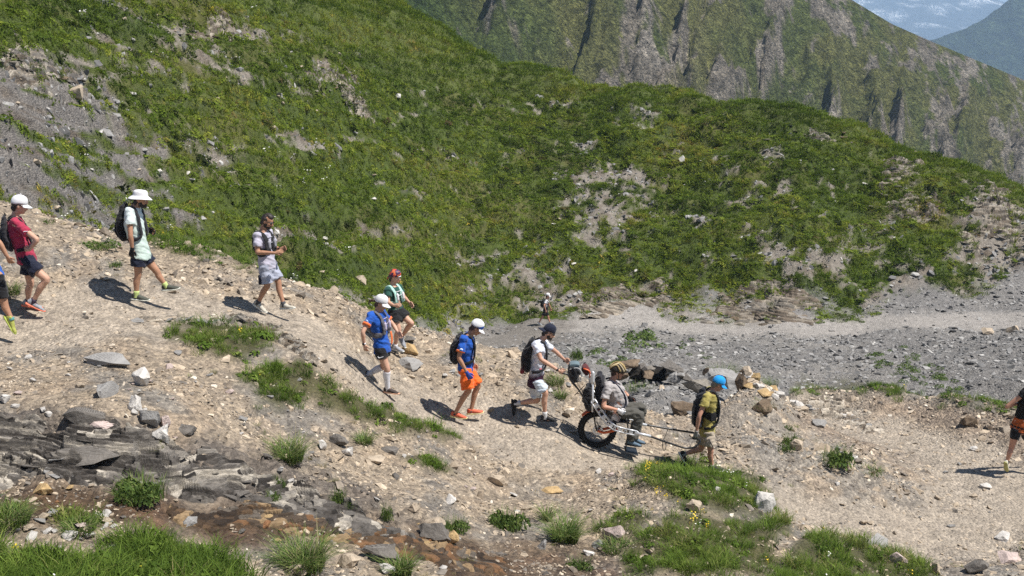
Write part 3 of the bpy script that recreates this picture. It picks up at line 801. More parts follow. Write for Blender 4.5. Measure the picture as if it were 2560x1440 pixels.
YF = [([(1590,1180),(1640,1180),(1700,1270),(1800,1300),(1830,1340),(1760,1340),(1660,1290),(1600,1230)], 26), ([(600,940),(650,925),(660,960),(610,965)], 16), ([(1130,1180),(1180,1230),(1150,1240)], 8),
      ([(760,1000),(870,960),(900,1010),(800,1040)], 5), ([(1330,1240),(1370,1250),(1350,1290)], 14), ([(1900,1220),(1960,1240),(1940,1270)], 5)]
dy = sum(w*pm(g, 14, 14, 670+i) for i, (g, w) in enumerate(YF))*sstep(.0,.5,fbm(GX*2.5, GY*2.5, 3, 671))*1.4 + grass*near*.35
dy = dy + hillm*greenv*.06*(PD < 70)*sstep(.2,.6,htn)
X, Y, Z, k = draw(dy); n = len(X); s = .9*np.ones(n)*np.clip(G_(PD)[k]/16, 1, 2.2)
instances('yellow_flowers', np.stack([X, Y, Z+.02], 1), np.stack([0*X, 0*X, rng.uniform(0,6.28,n)], 1), np.stack([s, s, s], 1), rng.integers(0,3,n), rng.random(n), FY, 'small yellow flowers in the grass of the near banks', 'flowers')
dw = hillm*greenv*.45*(PD < 70)*sstep(1500,300,PX)*sstep(-.1,.5,htm) + grass*near*.3
X, Y, Z, k = draw(dw); n = len(X); s = np.clip(G_(PD)[k]/16, 1, 2.8)
instances('white_flowers', np.stack([X, Y, Z+.03], 1), np.stack([0*X, 0*X, rng.uniform(0,6.28,n)], 1), np.stack([s, s, s], 1), rng.integers(0,3,n), rng.random(n), FW, 'tiny white flowers dotted through the green slopes', 'flowers')
# ------------------------------------------------------------------ building blocks for people and gear
def loft(bm, pts, radii, side=Vector((0,1,0)), n=12, cap=True):
    """closed tube through pts; radii (a along side, b across)"""
    pts = [Vector(p) for p in pts]; rings = []
    for i, p in enumerate(pts):
        T = (pts[min(i+1, len(pts)-1)] - pts[max(i-1, 0)])
        T = T.normalized() if T.length > 1e-7 else Vector((0,0,1))
        A = side - T*side.dot(T)
        A = A.normalized() if A.length > 1e-4 else T.orthogonal().normalized()
        B = T.cross(A); r = radii[i]; a, b = (r, r) if not isinstance(r, tuple) else r
        rings.append([bm.verts.new(p + A*a*math.cos(t) + B*b*math.sin(t)) for t in [6.28318*k/n for k in range(n)]])
    fs = []
    for r0, r1 in zip(rings[:-1], rings[1:]):
        for k in range(n): fs.append(bm.faces.new((r0[k], r0[(k+1) % n], r1[(k+1) % n], r1[k])))
    if cap:
        bm.faces.new(rings[0][::-1]); bm.faces.new(rings[-1])
    return rings
def smooth_path(ctrl, sub=3):
    """Catmull-Rom through [(point, radius)]"""
    P = [Vector(c[0]) for c in ctrl]; Rr = [c[1] if isinstance(c[1], tuple) else (c[1], c[1]) for c in ctrl]
    op, orr = [], []
    for i in range(len(P)-1):
        a, b, c, d = P[max(i-1,0)], P[i], P[i+1], P[min(i+2, len(P)-1)]
        for k in range(sub):
            t = k/sub
            op.append(0.5*((2*b)+(c-a)*t+(2*a-5*b+4*c-d)*t*t+(3*b-a-3*c+d)*t**3))
            orr.append(tuple(Rr[i][q]*(1-t)+Rr[i+1][q]*t for q in (0,1)))
    return op+[P[-1]], orr+[Rr[-1]]
def limb(bm, ctrl, side, n=12, sub=3):
    p, r = smooth_path(ctrl, sub); return loft(bm, p, r, side, n)
def ball(bm, c, r, M=None, seg=14, rings=9):
    r = (r, r, r) if not isinstance(r, tuple) else r
    m = Matrix.Translation(Vector(c)) @ (M.to_4x4() if M is not None else Matrix.Identity(4)) @ Matrix.Diagonal((*r, 1))
    bmesh.ops.create_uvsphere(bm, u_segments=seg, v_segments=rings, radius=1, matrix=m)
def box(bm, c, h, M=None, bev=0.0):
    m = Matrix.Translation(Vector(c)) @ (M.to_4x4() if M is not None else Matrix.Identity(4)) @ Matrix.Diagonal((h[0]*2, h[1]*2, h[2]*2, 1))
    r = bmesh.ops.create_cube(bm, size=1, matrix=m)
    if bev:
        es = list({e for v in r['verts'] for e in v.link_edges})
        bmesh.ops.bevel(bm, geom=es, offset=bev, segments=2, affect='EDGES', profile=.6)
def frame3(x, up=Vector((0,0,1))):
    x = Vector(x).normalized(); y = up.cross(x).normalized(); z = x.cross(y)
    return Matrix((x, y, z)).transposed()
PEND = []
def part(name, bm, mat, root, parent=None, voxel=None, smooth=3, wrinkle=0.0, extra=None, shade=True, label=None):
    """one mesh object under root (vertices given in world space)"""
    loc = root.location
    for v in bm.verts: v.co -= loc
    bmesh.ops.recalc_face_normals(bm, faces=bm.faces)
    me = bpy.data.meshes.new(name); bm.to_mesh(me); bm.free()
    me.polygons.foreach_set('use_smooth', np.full(len(me.polygons), shade))
    o = link(name, me, mat, parent or root)
    if label: o['label'] = label
    if voxel:
        md = o.modifiers.new('skin', 'REMESH'); md.mode = 'VOXEL'; md.voxel_size = voxel; md.use_smooth_shade = True
        if smooth:
            ms = o.modifiers.new('relax', 'SMOOTH'); ms.factor = .5; ms.iterations = smooth
        PEND.append((o, wrinkle, extra, loc.copy()))
    return o
def finish_pending():
    dg = bpy.context.evaluated_depsgraph_get()
    for o, wr, extra, loc in PEND:
        me = bpy.data.meshes.new_from_object(o.evaluated_get(dg), depsgraph=dg)
        old = o.data; mats = list(old.materials); o.modifiers.clear()
        if wr:
            n = len(me.vertices); co = np.empty(n*3, np.float32); no = np.empty(n*3, np.float32)
            me.vertices.foreach_get('co', co); me.vertices.foreach_get('normal', no)
            co = co.reshape(-1,3); no = no.reshape(-1,3)
            s_ = float(loc.x*3.1)
            d = fbm(co[:,0]*8+co[:,2]*5+s_, co[:,2]*11+co[:,1]*7-co[:,0]*3, 3, 950)
            d = d - .7*np.abs(pnoise(co[:,0]*5-co[:,2]*9+s_, co[:,2]*5+co[:,1]*6, 955))
            co += no*(d*wr*1.35)[:,None]
            me.vertices.foreach_set('co', co.ravel().astype(np.float32))
        if extra is not None:
            b = bmesh.new(); b.from_mesh(me)
            for v in extra.verts: v.co -= loc
            bmesh.ops.recalc_face_normals(extra, faces=extra.faces)
            tmp = bpy.data.meshes.new('t'); extra.to_mesh(tmp); extra.free(); b.from_mesh(tmp); b.to_mesh(me); b.free()
            bpy.data.meshes.remove(tmp)
        me.polygons.foreach_set('use_smooth', np.ones(len(me.polygons), bool))
        if not me.materials:
            for m in mats: me.materials.append(m)
        me.name = o.name; o.data = me; bpy.data.meshes.remove(old)
    PEND.clear()

# ------------------------------------------------------------------ cloth, skin and gear materials
def cloth(name, c, rough=.8, var=.12, weave=True):
    t = NT(name); nz = t.noise(9, 4, .6)
    r = t.ramp(nz, [(.3, tuple(v*(1-var) for v in c)), (.7, tuple(min(1, v*(1+var)) for v in c))])
    t.l(r.outputs[0], t.b.inputs['Base Color']); t.b.inputs['Roughness'].default_value = rough
    t.b.inputs['Specular IOR Level'].default_value = .25; t.b.inputs['Sheen Weight'].default_value = .15
    t.bump(t.noise(22, 3), .5, .008); return t.m
def cloth_bands(name, stops, z0, z1, dirn=(0,0,1), rough=.8, wobble=.0, hard=True):
    """cloth dyed in bands along a direction of the garment"""
    t = NT(name); tc = t.n('ShaderNodeTexCoord')
    dp = t.n('ShaderNodeVectorMath', operation='DOT_PRODUCT'); t.l(tc.outputs['Object'], dp.inputs[0]); dp.inputs[1].default_value = dirn
    mr = t.n('ShaderNodeMapRange'); t.l(dp.outputs['Value'], mr.inputs[0]); mr.inputs[1].default_value = z0; mr.inputs[2].default_value = z1
    src = mr.outputs[0]
    if wobble:
        a = t.n('ShaderNodeMath', operation='MULTIPLY_ADD'); t.l(t.noise(7, 3), a.inputs[0]); a.inputs[1].default_value = wobble; t.l(src, a.inputs[2])
        b = t.n('ShaderNodeMath', operation='SUBTRACT'); t.l(a.outputs[0], b.inputs[0]); b.inputs[1].default_value = wobble*.5; src = b.outputs[0]
    r = t.ramp(src, stops)
    if hard: r.color_ramp.interpolation = 'CONSTANT'
    f = t.ramp(t.noise(12, 3), [(.3, (.9,.9,.9)), (.7, (1.1,1.1,1.1))])
    t.l(t.mix(1.0, r.outputs[0], f.outputs[0], 'MULTIPLY'), t.b.inputs['Base Color'])
    t.b.inputs['Roughness'].default_value = rough; t.b.inputs['Specular IOR Level'].default_value = .25
    t.bump(t.noise(22, 3), .5, .008); return t.m
def skin(name, c):
    t = NT(name); r = t.ramp(t.noise(11, 4, .6), [(.3, tuple(v*m for v, m in zip(c, (.90,.84,.82)))), (.7, tuple(min(1, v*1.07) for v in c))])
    t.l(r.outputs[0], t.b.inputs['Base Color']); t.b.inputs['Roughness'].default_value = .55
    t.b.inputs['Specular IOR Level'].default_value = .35
    t.b.inputs['Subsurface Weight'].default_value = .0
    t.bump(t.noise(45, 3), .4, .004); return t.m
SK_LIGHT = skin('fair_skin', (.56,.335,.235)); SK_TAN = skin('tanned_skin', (.43,.235,.145)); SK_RED = skin('ruddy_skin', (.52,.28,.19))
BLACK = cloth('black_fabric', (.012,.012,.014)); BLACK2 = cloth('black_mesh_fabric', (.020,.019,.023), .7)
NAVY = cloth('navy_fabric', (.010,.013,.030)); WHITE = cloth('white_fabric', (.74,.73,.74), var=.04)
DARKHAIR = simple('dark_hair', (.022,.014,.010), .5, .5, 60, spec=.5, bump=.008, bscale=120)
BROWNHAIR = simple('brown_hair', (.055,.026,.016), .5, .5, 60, spec=.5, bump=.008, bscale=120)
GLASS = simple('dark_lens', (.012,.012,.014), .12, .1, spec=.6)
RUBBER = simple('black_rubber', (.016,.016,.017), .75, .3, 40, bump=.004)
EYEW = simple('eye_white', (.7,.68,.64), .3, .05); EYED = simple('eye_iris', (.03,.02,.012), .25, .2)
LIP = simple('lips', (.40,.15,.12), .5, .15)
METAL = simple('brushed_aluminium', (.72,.73,.75), .38, .06, 40, metal=.35, spec=.5)
ORANGE_P = simple('orange_paint', (.58,.10,.018), .4, .12, 20, spec=.5)
TUBEB = simple('black_tube_paint', (.015,.015,.016), .35, .2, spec=.5)
def soft(name, c, **k): return simple(name, c, .7, .12, 25, **k)

# ------------------------------------------------------------------ people
class Fig:
    def __init__(s, T, label, contact=None, Y0=None, psi=0.0, k=1.0, dmin=8, group=None):
        s.T = T; s.k = k
        if Y0 is None:
            q = hit(T[0]+contact[0]/T[2], T[1]+contact[1]/T[2], dmin=dmin)[0]; Y0 = q[1]
        s.Y0 = Y0
        s.f = Vector((math.cos(psi), math.sin(psi), 0)); s.L = Vector((-math.sin(psi), math.cos(psi), 0))
        s.J = {}
        base = s.P(*contact) if contact else Vector((0, Y0, 0))
        base.z = float(hz(base.x, base.y))
        s.root = empty('person', base, label, 'person', group)
    def P(s, zx, zy, dy=0.0):
        r = ray(s.T[0]+zx/s.T[2], s.T[1]+zy/s.T[2]); y = s.Y0+dy
        return Vector(r*(y/r[1]))
    def joints(s, **j):
        for n_, v in j.items(): s.J[n_] = s.P(*v)
        J = s.J; k = s.k; L = s.L
        up = (J['neck']-J['hip']).normalized(); s.up = up
        if 'chest' not in J: J['chest'] = J['hip'].lerp(J['neck'], .62) - s.f*.015*k
        sh = J['neck'] - up*.055*k
        for q, sg in (('n',-1), ('f',1)):
            J.setdefault('sh_'+q, sh + L*sg*.168*k)
            J.setdefault('hp_'+q, J['hip'] + L*sg*.088*k - up*.03*k)
        s.hf = s.f
    def torso_ctrl(s, lo=-.10, hi=1.0, grow=0.0, belly=0.0, k2=1.0):
        J = s.J; k = s.k; up = s.up; h, c, n = J['hip'], J['chest'], J['neck']; f = s.f
        w = h.lerp(c, .5)
        pts = [(h-up*.10*k, (.125,.095)), (h-up*.03*k, (.162,.118)), (h+up*.05*k, (.158,.115)), (w+f*belly*.6, (.140,.105+belly*.7)), (c+f*belly*.25, (.162,.122+belly*.3)), (c.lerp(n,.55), (.175,.112)), (n-up*.035*k, (.135,.085)), (n+up*.0*k, (.075,.068))]
        return [(p, ((a+grow)*k*k2, (b+grow)*k*k2)) for p, (a, b) in pts]
    def leg_ctrl(s, q, g=0.0):
        J = s.J; k = s.k; h, kn, an = J['hp_'+q], J['kn_'+q], J['an_'+q]
        d1 = (kn-h); d2 = (an-kn)
        back = -s.f*.014*k
        return [(h-d1*.0, .086*k+g), (h+d1*.3, .080*k+g), (h+d1*.7, .062*k+g), (kn-d2*.02, .053*k+g), (kn+d2*.14+back*.4, .050*k+g), (kn+d2*.34+back, .052*k+g), (kn+d2*.68+back*.3, .038*k+g), (an, .033*k+g), (an+d2.normalized()*.03*k, .034*k+g)]
    def arm_ctrl(s, q, g=0.0):
        J = s.J; k = s.k; a, b, c = J['sh_'+q], J['el_'+q], J['wr_'+q]
        return [(a, .056*k+g), (a.lerp(b,.3), .047*k+g), (a.lerp(b,.75), .041*k+g), (b, .037*k+g), (b.lerp(c,.28), .039*k+g), (b.lerp(c,.75), .029*k+g), (c, .025*k+g)]
    def headframe(s, yaw=0.0, pitch=0.0):
        f = s.f.copy(); f.rotate(Matrix.Rotation(yaw, 3, 'Z'))
        y = Vector((-f.y, f.x, 0)); f2 = f*math.cos(pitch) - Vector((0,0,1))*math.sin(pitch)
        s.HM = Matrix((f2, y, f2.cross(y))).transposed(); return s.HM
    def H(s, x, y, z): return s.J['head'] + s.HM @ (Vector((x, y, z))*s.k)
    def fingers(s, ex, q, hand, curl=.5, mir=1):
        """palm direction from wrist to hand; four unequal fingers and a thumb that leaves the side of the palm"""
        J = s.J; k = s.k; w = J['wr_'+q]; d = (hand-w).normalized()
        el = J['el_'+q]; side = s.L*(1 if q == 'n' else -1)
        nrm = side - d*side.dot(d); nrm = nrm.normalized() if nrm.length > .1 else d.orthogonal().normalized()   # palm faces the body
        ac = d.cross(nrm).normalized()
        if ac.dot(s.f) < 0: ac = -ac
        base = w + d*.085*k
        for i, (o_, ln, cu) in enumerate(((.030,.072,1), (.010,.082,1.05), (-.010,.076,1.1), (-.029,.060,1.2))):
            p = base + ac*o_*k - d*.012*k; dd = d.copy(); pts = [(p, .0092*k)]
            for sgm in (.45,.32,.26):
                ang = curl*cu*(.75 if sgm == .45 else 1.0)
                dd = (dd*math.cos(ang) + nrm*math.sin(ang)).normalized() if sgm != .45 else (d*math.cos(ang*.6)+nrm*math.sin(ang*.6)).normalized()
                p = p + dd*ln*sgm*k; pts.append((p, (.0085 if sgm > .3 else .0070)*k))
            limb(ex, pts, ac, 7, 2)
        p = w + d*.025*k + ac*.026*k; t1 = (d*.75+ac*.6+nrm*.3).normalized(); t2 = (d*.95+ac*.1+nrm*.45).normalized()
        limb(ex, [(p, .0125*k), (p+t1*.036*k, .0115*k), (p+t1*.036*k+t2*.030*k, .009*k), (p+t1*.036*k+t2*.046*k, .006*k)], nrm, 7, 2)
        return d, ac, nrm
    def body(s, mat, hands=True, curl=(.5,.5), belly=0.0, neck_r=.054):
        J = s.J; k = s.k; bm = bmesh.new(); ex = bmesh.new()
        limb(bm, s.torso_ctrl(belly=belly), s.L, 16, 3)
        for q in 'nf':
            limb(bm, s.leg_ctrl(q), s.L, 12); ball(bm, J['hp_'+q], .088*k)
            limb(bm, s.arm_ctrl(q), s.L, 10); ball(bm, J['sh_'+q], .060*k)
            limb(bm, [(J['neck']-s.up*.02*k, .042*k), (J['sh_'+q]+s.up*.005*k, .042*k)], s.up, 8)
            an = J['an_'+q]; fd, fu = s.foot[q]
            limb(bm, [(an+fu*.0-fd*.03*k, .033*k), (an-fu*.04*k+fd*.05*k, (.034*k,.026*k)), (an-fu*.055*k+fd*.13*k, (.036*k,.016*k))], s.L, 8)
            h = J.get('ha_'+q) or J['wr_'+q]+(J['wr_'+q]-J['el_'+q]).normalized()*.09
            d = (h-J['wr_'+q]).normalized()
            d, ac, nr = s.fingers(ex, q, h, curl[0 if q == 'n' else 1])
            limb(bm, [(J['wr_'+q], (.024*k,.019*k)), (J['wr_'+q]+d*.045*k, (.039*k,.016*k)), (J['wr_'+q]+d*.088*k, (.040*k,.012*k))], ac, 10)
        H = s.H; M = s.HM
        limb(bm, [(J['neck']-s.up*.03*k, (neck_r+.014)*k), (J['neck']+(H(-.02,0,-.08)-J['neck'])*.5, neck_r*k), (H(-.015,0,-.06), neck_r*k)], s.L, 12)
        ball(bm, H(-.008,0,.028), (.098*k,.077*k,.100*k), M); ball(bm, H(.022,0,-.045), (.070*k,.060*k,.072*k), M)
        ball(bm, H(.066,0,-.092), (.024*k,.026*k,.020*k), M); ball(bm, H(.074,0,.036), (.018*k,.050*k,.012*k), M)
        limb(bm, [(H(.086,0,.024), .010*k), (H(.104,0,-.012), .012*k), (H(.110,0,-.030), .016*k), (H(.088,0,-.040), .014*k)], s.HM @ Vector((0,1,0)), 8)
        for y in (-1, 1):
            ball(bm, H(-.008, y*.078, -.008), (.019*k,.010*k,.032*k), M); ball(bm, H(.055, y*.040, -.022), (.026*k,.022*k,.026*k), M)
        s.bodyo = part('body', bm, mat, s.root, voxel=.0112*k, smooth=3, extra=ex)
        for y in (-1, 1):
            e = bmesh.new(); ball(e, H(.081, y*.031, .010), .0125*k, None, 10, 7); eo = part('eye', e, EYEW, s.root)
            e = bmesh.new(); ball(e, H(.0905, y*.031, .010), (.0045*k,.0062*k,.0062*k), M, 10, 6); part('iris', e, EYED, s.root, eo)
        m = bmesh.new(); limb(m, [(H(.083,-.026,-.062), .003*k), (H(.0935,-.010,-.058), .0075*k), (H(.0935,.010,-.058), .0075*k), (H(.083,.026,-.062), .003*k)], s.HM @ Vector((0,0,1)), 7)
        part('mouth', m, LIP, s.root)
        return s
    def feet(s, pn=0.0, pf=0.0, yn=0.0, yf=0.0):
        s.foot = {}
        for q, p, yw in (('n', pn, yn), ('f', pf, yf)):
            p = R(p); f = s.f.copy(); f.rotate(Matrix.Rotation(R(yw), 3, 'Z')); z = Vector((0,0,1))
            s.foot[q] = (f*math.cos(p)-z*math.sin(p), f*math.sin(p)+z*math.cos(p))
    def shoes(s, upper, sole, trim=None, qs='nf'):
        k = s.k
        for q in qs:
            an = s.J['an_'+q]; fd, fu = s.foot[q]; sd = fu.cross(fd).normalized(); g = an - fu*.075*k - fd*.062*k
            X = lambda a, b: g + fd*a*k + fu*b*k
            bm = bmesh.new()
            limb(bm, [(X(-.004,.045), (.026*k,.026*k)), (X(.03,.058), (.037*k,.044*k)), (X(.085,.056), (.037*k,.046*k)), (X(.14,.045), (.041*k,.034*k)), (X(.205,.034), (.045*k,.026*k)), (X(.262,.028), (.030*k,.017*k))], sd, 12)
            limb(bm, [(X(.035,.06), .040*k), (X(.045,.10), .041*k)], sd, 12)
            so = part('shoe', bm, upper, s.root, voxel=.009*k, smooth=2, wrinkle=.003)
            bm = bmesh.new()
            limb(bm, [(X(-.016,.016), (.024*k,.016*k)), (X(.02,.015), (.040*k,.020*k)), (X(.12,.013), (.037*k,.018*k)), (X(.20,.014), (.048*k,.015*k)), (X(.255,.020), (.036*k,.012*k)), (X(.277,.028), (.018*k,.008*k))], sd, 12)
            part('sole', bm, sole, s.root, so)
            bm = bmesh.new()
            for a in (.105,.125,.145):
                limb(bm, [(X(a,.066-(a-.1)*.45)-sd*.032*k, .004*k), (X(a+.004,.094-(a-.1)*.6), .0045*k), (X(a,.066-(a-.1)*.45)+sd*.032*k, .004*k)], fd, 6)
            part('laces', bm, trim or sole, s.root, so)
    def socks(s, mat, top=.30, g=.007, qs='nf', label=None):
        for q in qs:
            kn, an = s.J['kn_'+q], s.J['an_'+q]; c = s.leg_ctrl(q, g*s.k); ps, rs = smooth_path(c[3:], 4)
            d = (an-kn).length; keep = [(p, r) for p, r in zip(ps, rs) if -.10 < (p-an).dot(kn-an)/(d*d) < top]
            if len(keep) < 2: keep = [(an.lerp(kn, top), .043*s.k), (an.lerp(kn, top*.5), .041*s.k), (an, .040*s.k)]
            bm = bmesh.new(); loft(bm, [p for p, r in keep], [r for p, r in keep], s.L, 14)
            part('sock', bm, mat, s.root)
    def shirt(s, mat, grow=.016, hem=.10, sleeve=.62, sg=.018, belly=0.0, flare=0.0, wr=.010, cuff=None, name='shirt'):
        J = s.J; k = s.k; bm = bmesh.new(); c = s.torso_ctrl(grow=grow, belly=belly); up = s.up
        h = J['hip']
        low = [(h-up*hem*k-s.f*flare*.3, ((.168+grow+flare)*k, (.122+grow+flare)*k)), (h-up*(hem*.4)*k, ((.165+grow+flare*.6)*k, (.121+grow+flare*.6)*k))]
        limb(bm, low+c[2:-1]+[(J['neck']-up*.008*k, (.085*k,.080*k))], s.L, 18, 3)
        for q in 'nf':
            a, b = J['sh_'+q], J['el_'+q]
            limb(bm, [(a+up*.012*k-(b-a)*.02, .060*k), (a.lerp(b,sleeve*.5), .052*k+sg), (a.lerp(b,sleeve), .048*k+sg*1.25)], s.L, 12)
            limb(bm, [(J['neck']-up*.03*k, .050*k), (a+up*.014*k, .062*k)], up, 10); ball(bm, a+up*.006*k, .073*k)
        s.shirto = part(name, bm, mat, s.root, voxel=.0125*k, smooth=4, wrinkle=wr)
        if cuff is not None:
            for q in 'nf':
                a, b = J['sh_'+q], J['el_'+q]; bm = bmesh.new()
                limb(bm, [(a.lerp(b,sleeve-.10), .0505*k+sg*1.25), (a.lerp(b,sleeve+.03), .0505*k+sg*1.3)], s.L, 14, 1)
                part('cuff', bm, cuff, s.root, s.shirto)
        return s.shirto
    def shorts(s, mat, ln=.62, g=.022, flare=.014, top=.07, wr=.009, name='shorts'):
        J = s.J; k = s.k; bm = bmesh.new(); up = s.up; h = J['hip']
        limb(bm, [(h+up*top*k, (.170*k,.128*k)), (h, (.180*k,.134*k)), (h-up*.07*k, (.176*k,.130*k)), (h-up*.12*k, (.12*k,.10*k))], s.L, 16)
        for q in 'nf':
            a, b = J['hp_'+q], J['kn_'+q]
            limb(bm, [(a+up*.03*k, .095*k+g*.3), (a.lerp(b,ln*.5), .084*k+g), (a.lerp(b,ln), .072*k+g+flare)], s.L, 14)
        s.shortso = part(name, bm, mat, s.root, voxel=.0125*k, smooth=3, wrinkle=wr); return s.shortso
    def trousers(s, mat, g=.018, to=.97):
        J = s.J; k = s.k; bm = bmesh.new(); up = s.up; h = J['hip']
        limb(bm, [(h+up*.07*k, (.175*k,.135*k)), (h, (.182*k,.14*k)), (h-up*.10*k, (.15*k,.12*k))], s.L, 16)
        for q in 'nf':
            a, b, c = J['hp_'+q], J['kn_'+q], J['an_'+q]
            limb(bm, [(a, .098*k+g), (a.lerp(b,.5), .084*k+g), (b, .064*k+g), (b.lerp(c,.4), .060*k+g), (b.lerp(c,to), .050*k+g)], s.L, 14)
        return part('trousers', bm, mat, s.root, voxel=.0125*k, smooth=3, wrinkle=.012)
    def glove(s, mat, q, curl=.8, name='glove'):
        J = s.J; k = s.k; h = J.get('ha_'+q); w = J['wr_'+q]; d = (h-w).normalized()
        ex = bmesh.new(); k0 = s.k; s.k = k*1.18; d, ac, nr = s.fingers(ex, q, h, curl); s.k = k0
        bm = bmesh.new(); limb(bm, [(w-d*.03*k, (.034*k,.032*k)), (w+d*.01*k, (.032*k,.027*k)), (w+d*.05*k, (.045*k,.022*k)), (w+d*.094*k, (.046*k,.018*k))], ac, 12)
        return part(name, bm, mat, s.root, voxel=.008*k, smooth=2, extra=ex)
    def watch(s, q, band, t=.93):
        a = s.J['el_'+q].lerp(s.J['wr_'+q], t); d = (s.J['wr_'+q]-s.J['el_'+q]).normalized(); bm = bmesh.new()
        loft(bm, [a-d*.012, a+d*.012], [.031*s.k, .030*s.k], s.L, 14); w = part('watch', bm, band, s.root)
        o = -s.L if q == 'n' else s.L; o = (o - d*o.dot(d)).normalized()
        bm = bmesh.new(); loft(bm, [a+o*.027*s.k, a+o*.040*s.k], [.021, .019], d, 14); part('watch_face', bm, GLASS, s.root, w)
    def hair(s, mat, top=True, back=0.0, low=-.05, bulk=1.0):
        H = s.H; k = s.k; M = s.HM; bm = bmesh.new()
        ball(bm, H(-.026,0,.034), (.088*k*bulk,.083*k*bulk,.094*k*bulk), M)
        if top:
            ball(bm, H(.010,0,.085), (.076*k,.068*k,.052*k), M); ball(bm, H(.045,0,.096), (.042*k,.056*k,.030*k), M)
        ball(bm, H(-.060,0,low), (.045*k,.060*k,.050*k), M)
        for y in (-1, 1): ball(bm, H(-.022, y*.066, .0), (.030*k,.014*k,.046*k), M)
        return part('hair', bm, mat, s.root, voxel=.009*k, smooth=2, wrinkle=.007)
    def beard(s, mat):
        H = s.H; k = s.k; M = s.HM; bm = bmesh.new()
        ball(bm, H(.040,0,-.078), (.058*k,.058*k,.042*k), M); ball(bm, H(.070,0,-.096), (.030*k,.034*k,.024*k), M)
        for y in (-1, 1): ball(bm, H(.012, y*.056, -.05), (.032*k,.012*k,.045*k), M)
        limb(bm, [(H(.080,-.030,-.062), .008*k), (H(.099,0,-.046), .008*k), (H(.080,.030,-.062), .008*k)], M @ Vector((0,0,1)), 8)
        return part('beard', bm, mat, s.root, voxel=.008*k, smooth=2, wrinkle=.004)
    def shades(s, mat=None):
        H = s.H; k = s.k; bm = bmesh.new()
        for y in (-1, 1): ball(bm, H(.092, y*.034, .010), (.010*k,.032*k,.021*k), s.HM)
        limb(bm, [(H(.0,-.082,.014), .003), (H(.078,-.066,.016), .004), (H(.098,0,.018), .004), (H(.078,.066,.016), .004), (H(.0,.082,.014), .003)], s.HM @ Vector((0,0,1)), 6)
        return part('sunglasses', bm, mat or GLASS, s.root)
    def cap(s, mat, vmat=None, visor=True, back=False, tilt=0.0, name='cap', band=None):
        H = s.H; k = s.k; bm = bmesh.new(); rings = []
        n = 20
        prof = [(1.0,.010), (1.02,.035), (.99,.065), (.90,.095), (.74,.118), (.50,.134), (.24,.142), (.04,.144)]
        for r, z in prof:
            rings.append([bm.verts.new(H(-.012 + .112*r*math.cos(t)*(1.0 if math.cos(t) > 0 else .96), .092*r*math.sin(t), .026+z*.92 - .012*(math.cos(t) < 0)*r)) for t in [6.2832*q/n for q in range(n)]])
        for a, b in zip(rings[:-1], rings[1:]):
            for q in range(n): bm.faces.new((a[q], a[(q+1) % n], b[(q+1) % n], b[q]))
        bm.faces.new(rings[-1])
        co = part(name, bm, mat, s.root); co.modifiers.new('t', 'SOLIDIFY').thickness = .006
        bm = bmesh.new(); box(bm, H(-.012,0,.172), (.008*k,.008*k,.004*k), s.HM, .003); part('button', bm, mat, s.root, co)
        if visor:
            bm = bmesh.new(); g = []; sg = -1 if back else 1
            for i in range(5):
                row = []
                for j in range(13):
                    a = R(-62+124*j/12); rr = 1+ (i/4)*(.70*math.cos(a*.9)**1.2)
                    z = .036 - (i/4)*.034*math.cos(a) - .030*(math.sin(a)**2)*(.4+.6*i/4)
                    row.append(bm.verts.new(H(-.012+sg*.112*rr*math.cos(a), .092*(1+.18*i/4)*math.sin(a), z)))
                g.append(row)
            for i in range(4):
                for j in range(12): bm.faces.new((g[i][j], g[i+1][j], g[i+1][j+1], g[i][j+1]))
            vo = part('visor', bm, vmat or mat, s.root, co); vo.modifiers.new('t', 'SOLIDIFY').thickness = .007
        return co
    def pocketed_vest(s, mat, strap, back=.10, belly=0.0, parts=True, wide=1.0):
        """running vest: back panel, shoulder straps, chest panels, side bands"""
        J = s.J; k = s.k; up = s.up; f = s.f; L = s.L; c = J['chest']; n = J['neck']; bm = bmesh.new()
        w = J['hip'].lerp(c, .62)
        limb(bm, [(w-f*.10*k, (.125*k,.045*k)), (c-f*.125*k, (.140*k,.030*k+back*.5)), (c.lerp(n,.55)-f*.115*k, (.130*k,.028*k+back*.45)), (n-up*.05*k-f*.075*k, (.095*k,.035*k))], L, 14)
        for y in (-1, 1):
            limb(bm, [(n-up*.02*k-f*.09*k+L*y*.085*k, (.036*k,.018*k)), (n+up*.018*k+L*y*.098*k, (.038*k,.017*k)), (n-up*.07*k+f*.088*k+L*y*.095*k, (.044*k*wide,.020*k)), (c+f*.135*k+L*y*.085*k, (.056*k*wide,.026*k)), (w+f*(.128*k+belly*.6)+L*y*.095*k, (.050*k*wide,.022*k))], L, 10)
            limb(bm, [(w-f*.08*k+L*y*.12*k, (.020*k,.05*k*wide)), (w+up*.05*k*(wide-1)+L*y*.162*k, (.018*k,.052*k*wide**1.6)), (w+f*(.10*k+belly*.5)+L*y*.125*k, (.020*k,.048*k*wide))], L, 8)
        vo = part('running_vest', bm, mat, s.root, voxel=.0125*k, smooth=3, wrinkle=.006)
        for q in (.15,.55):
            bm = bmesh.new(); p = c.lerp(n, q)+f*(.150-.05*q)*k; limb(bm, [(p-L*.07*k, .006*k), (p+f*.004, .006*k), (p+L*.07*k, .006*k)], up, 6)
            part('chest_strap', bm, strap, s.root, vo)
        if parts:
            for y in (-1, 1):
                bm = bmesh.new(); a = c+f*.158*k+L*y*.082*k
                limb(bm, [(a-up*.06*k, .026*k), (a+up*.05*k, .026*k), (a+up*.068*k, .014*k), (a+up*.085*k, .013*k)], L, 10); part('soft_flask', bm, strap, s.root, vo)
        return vo
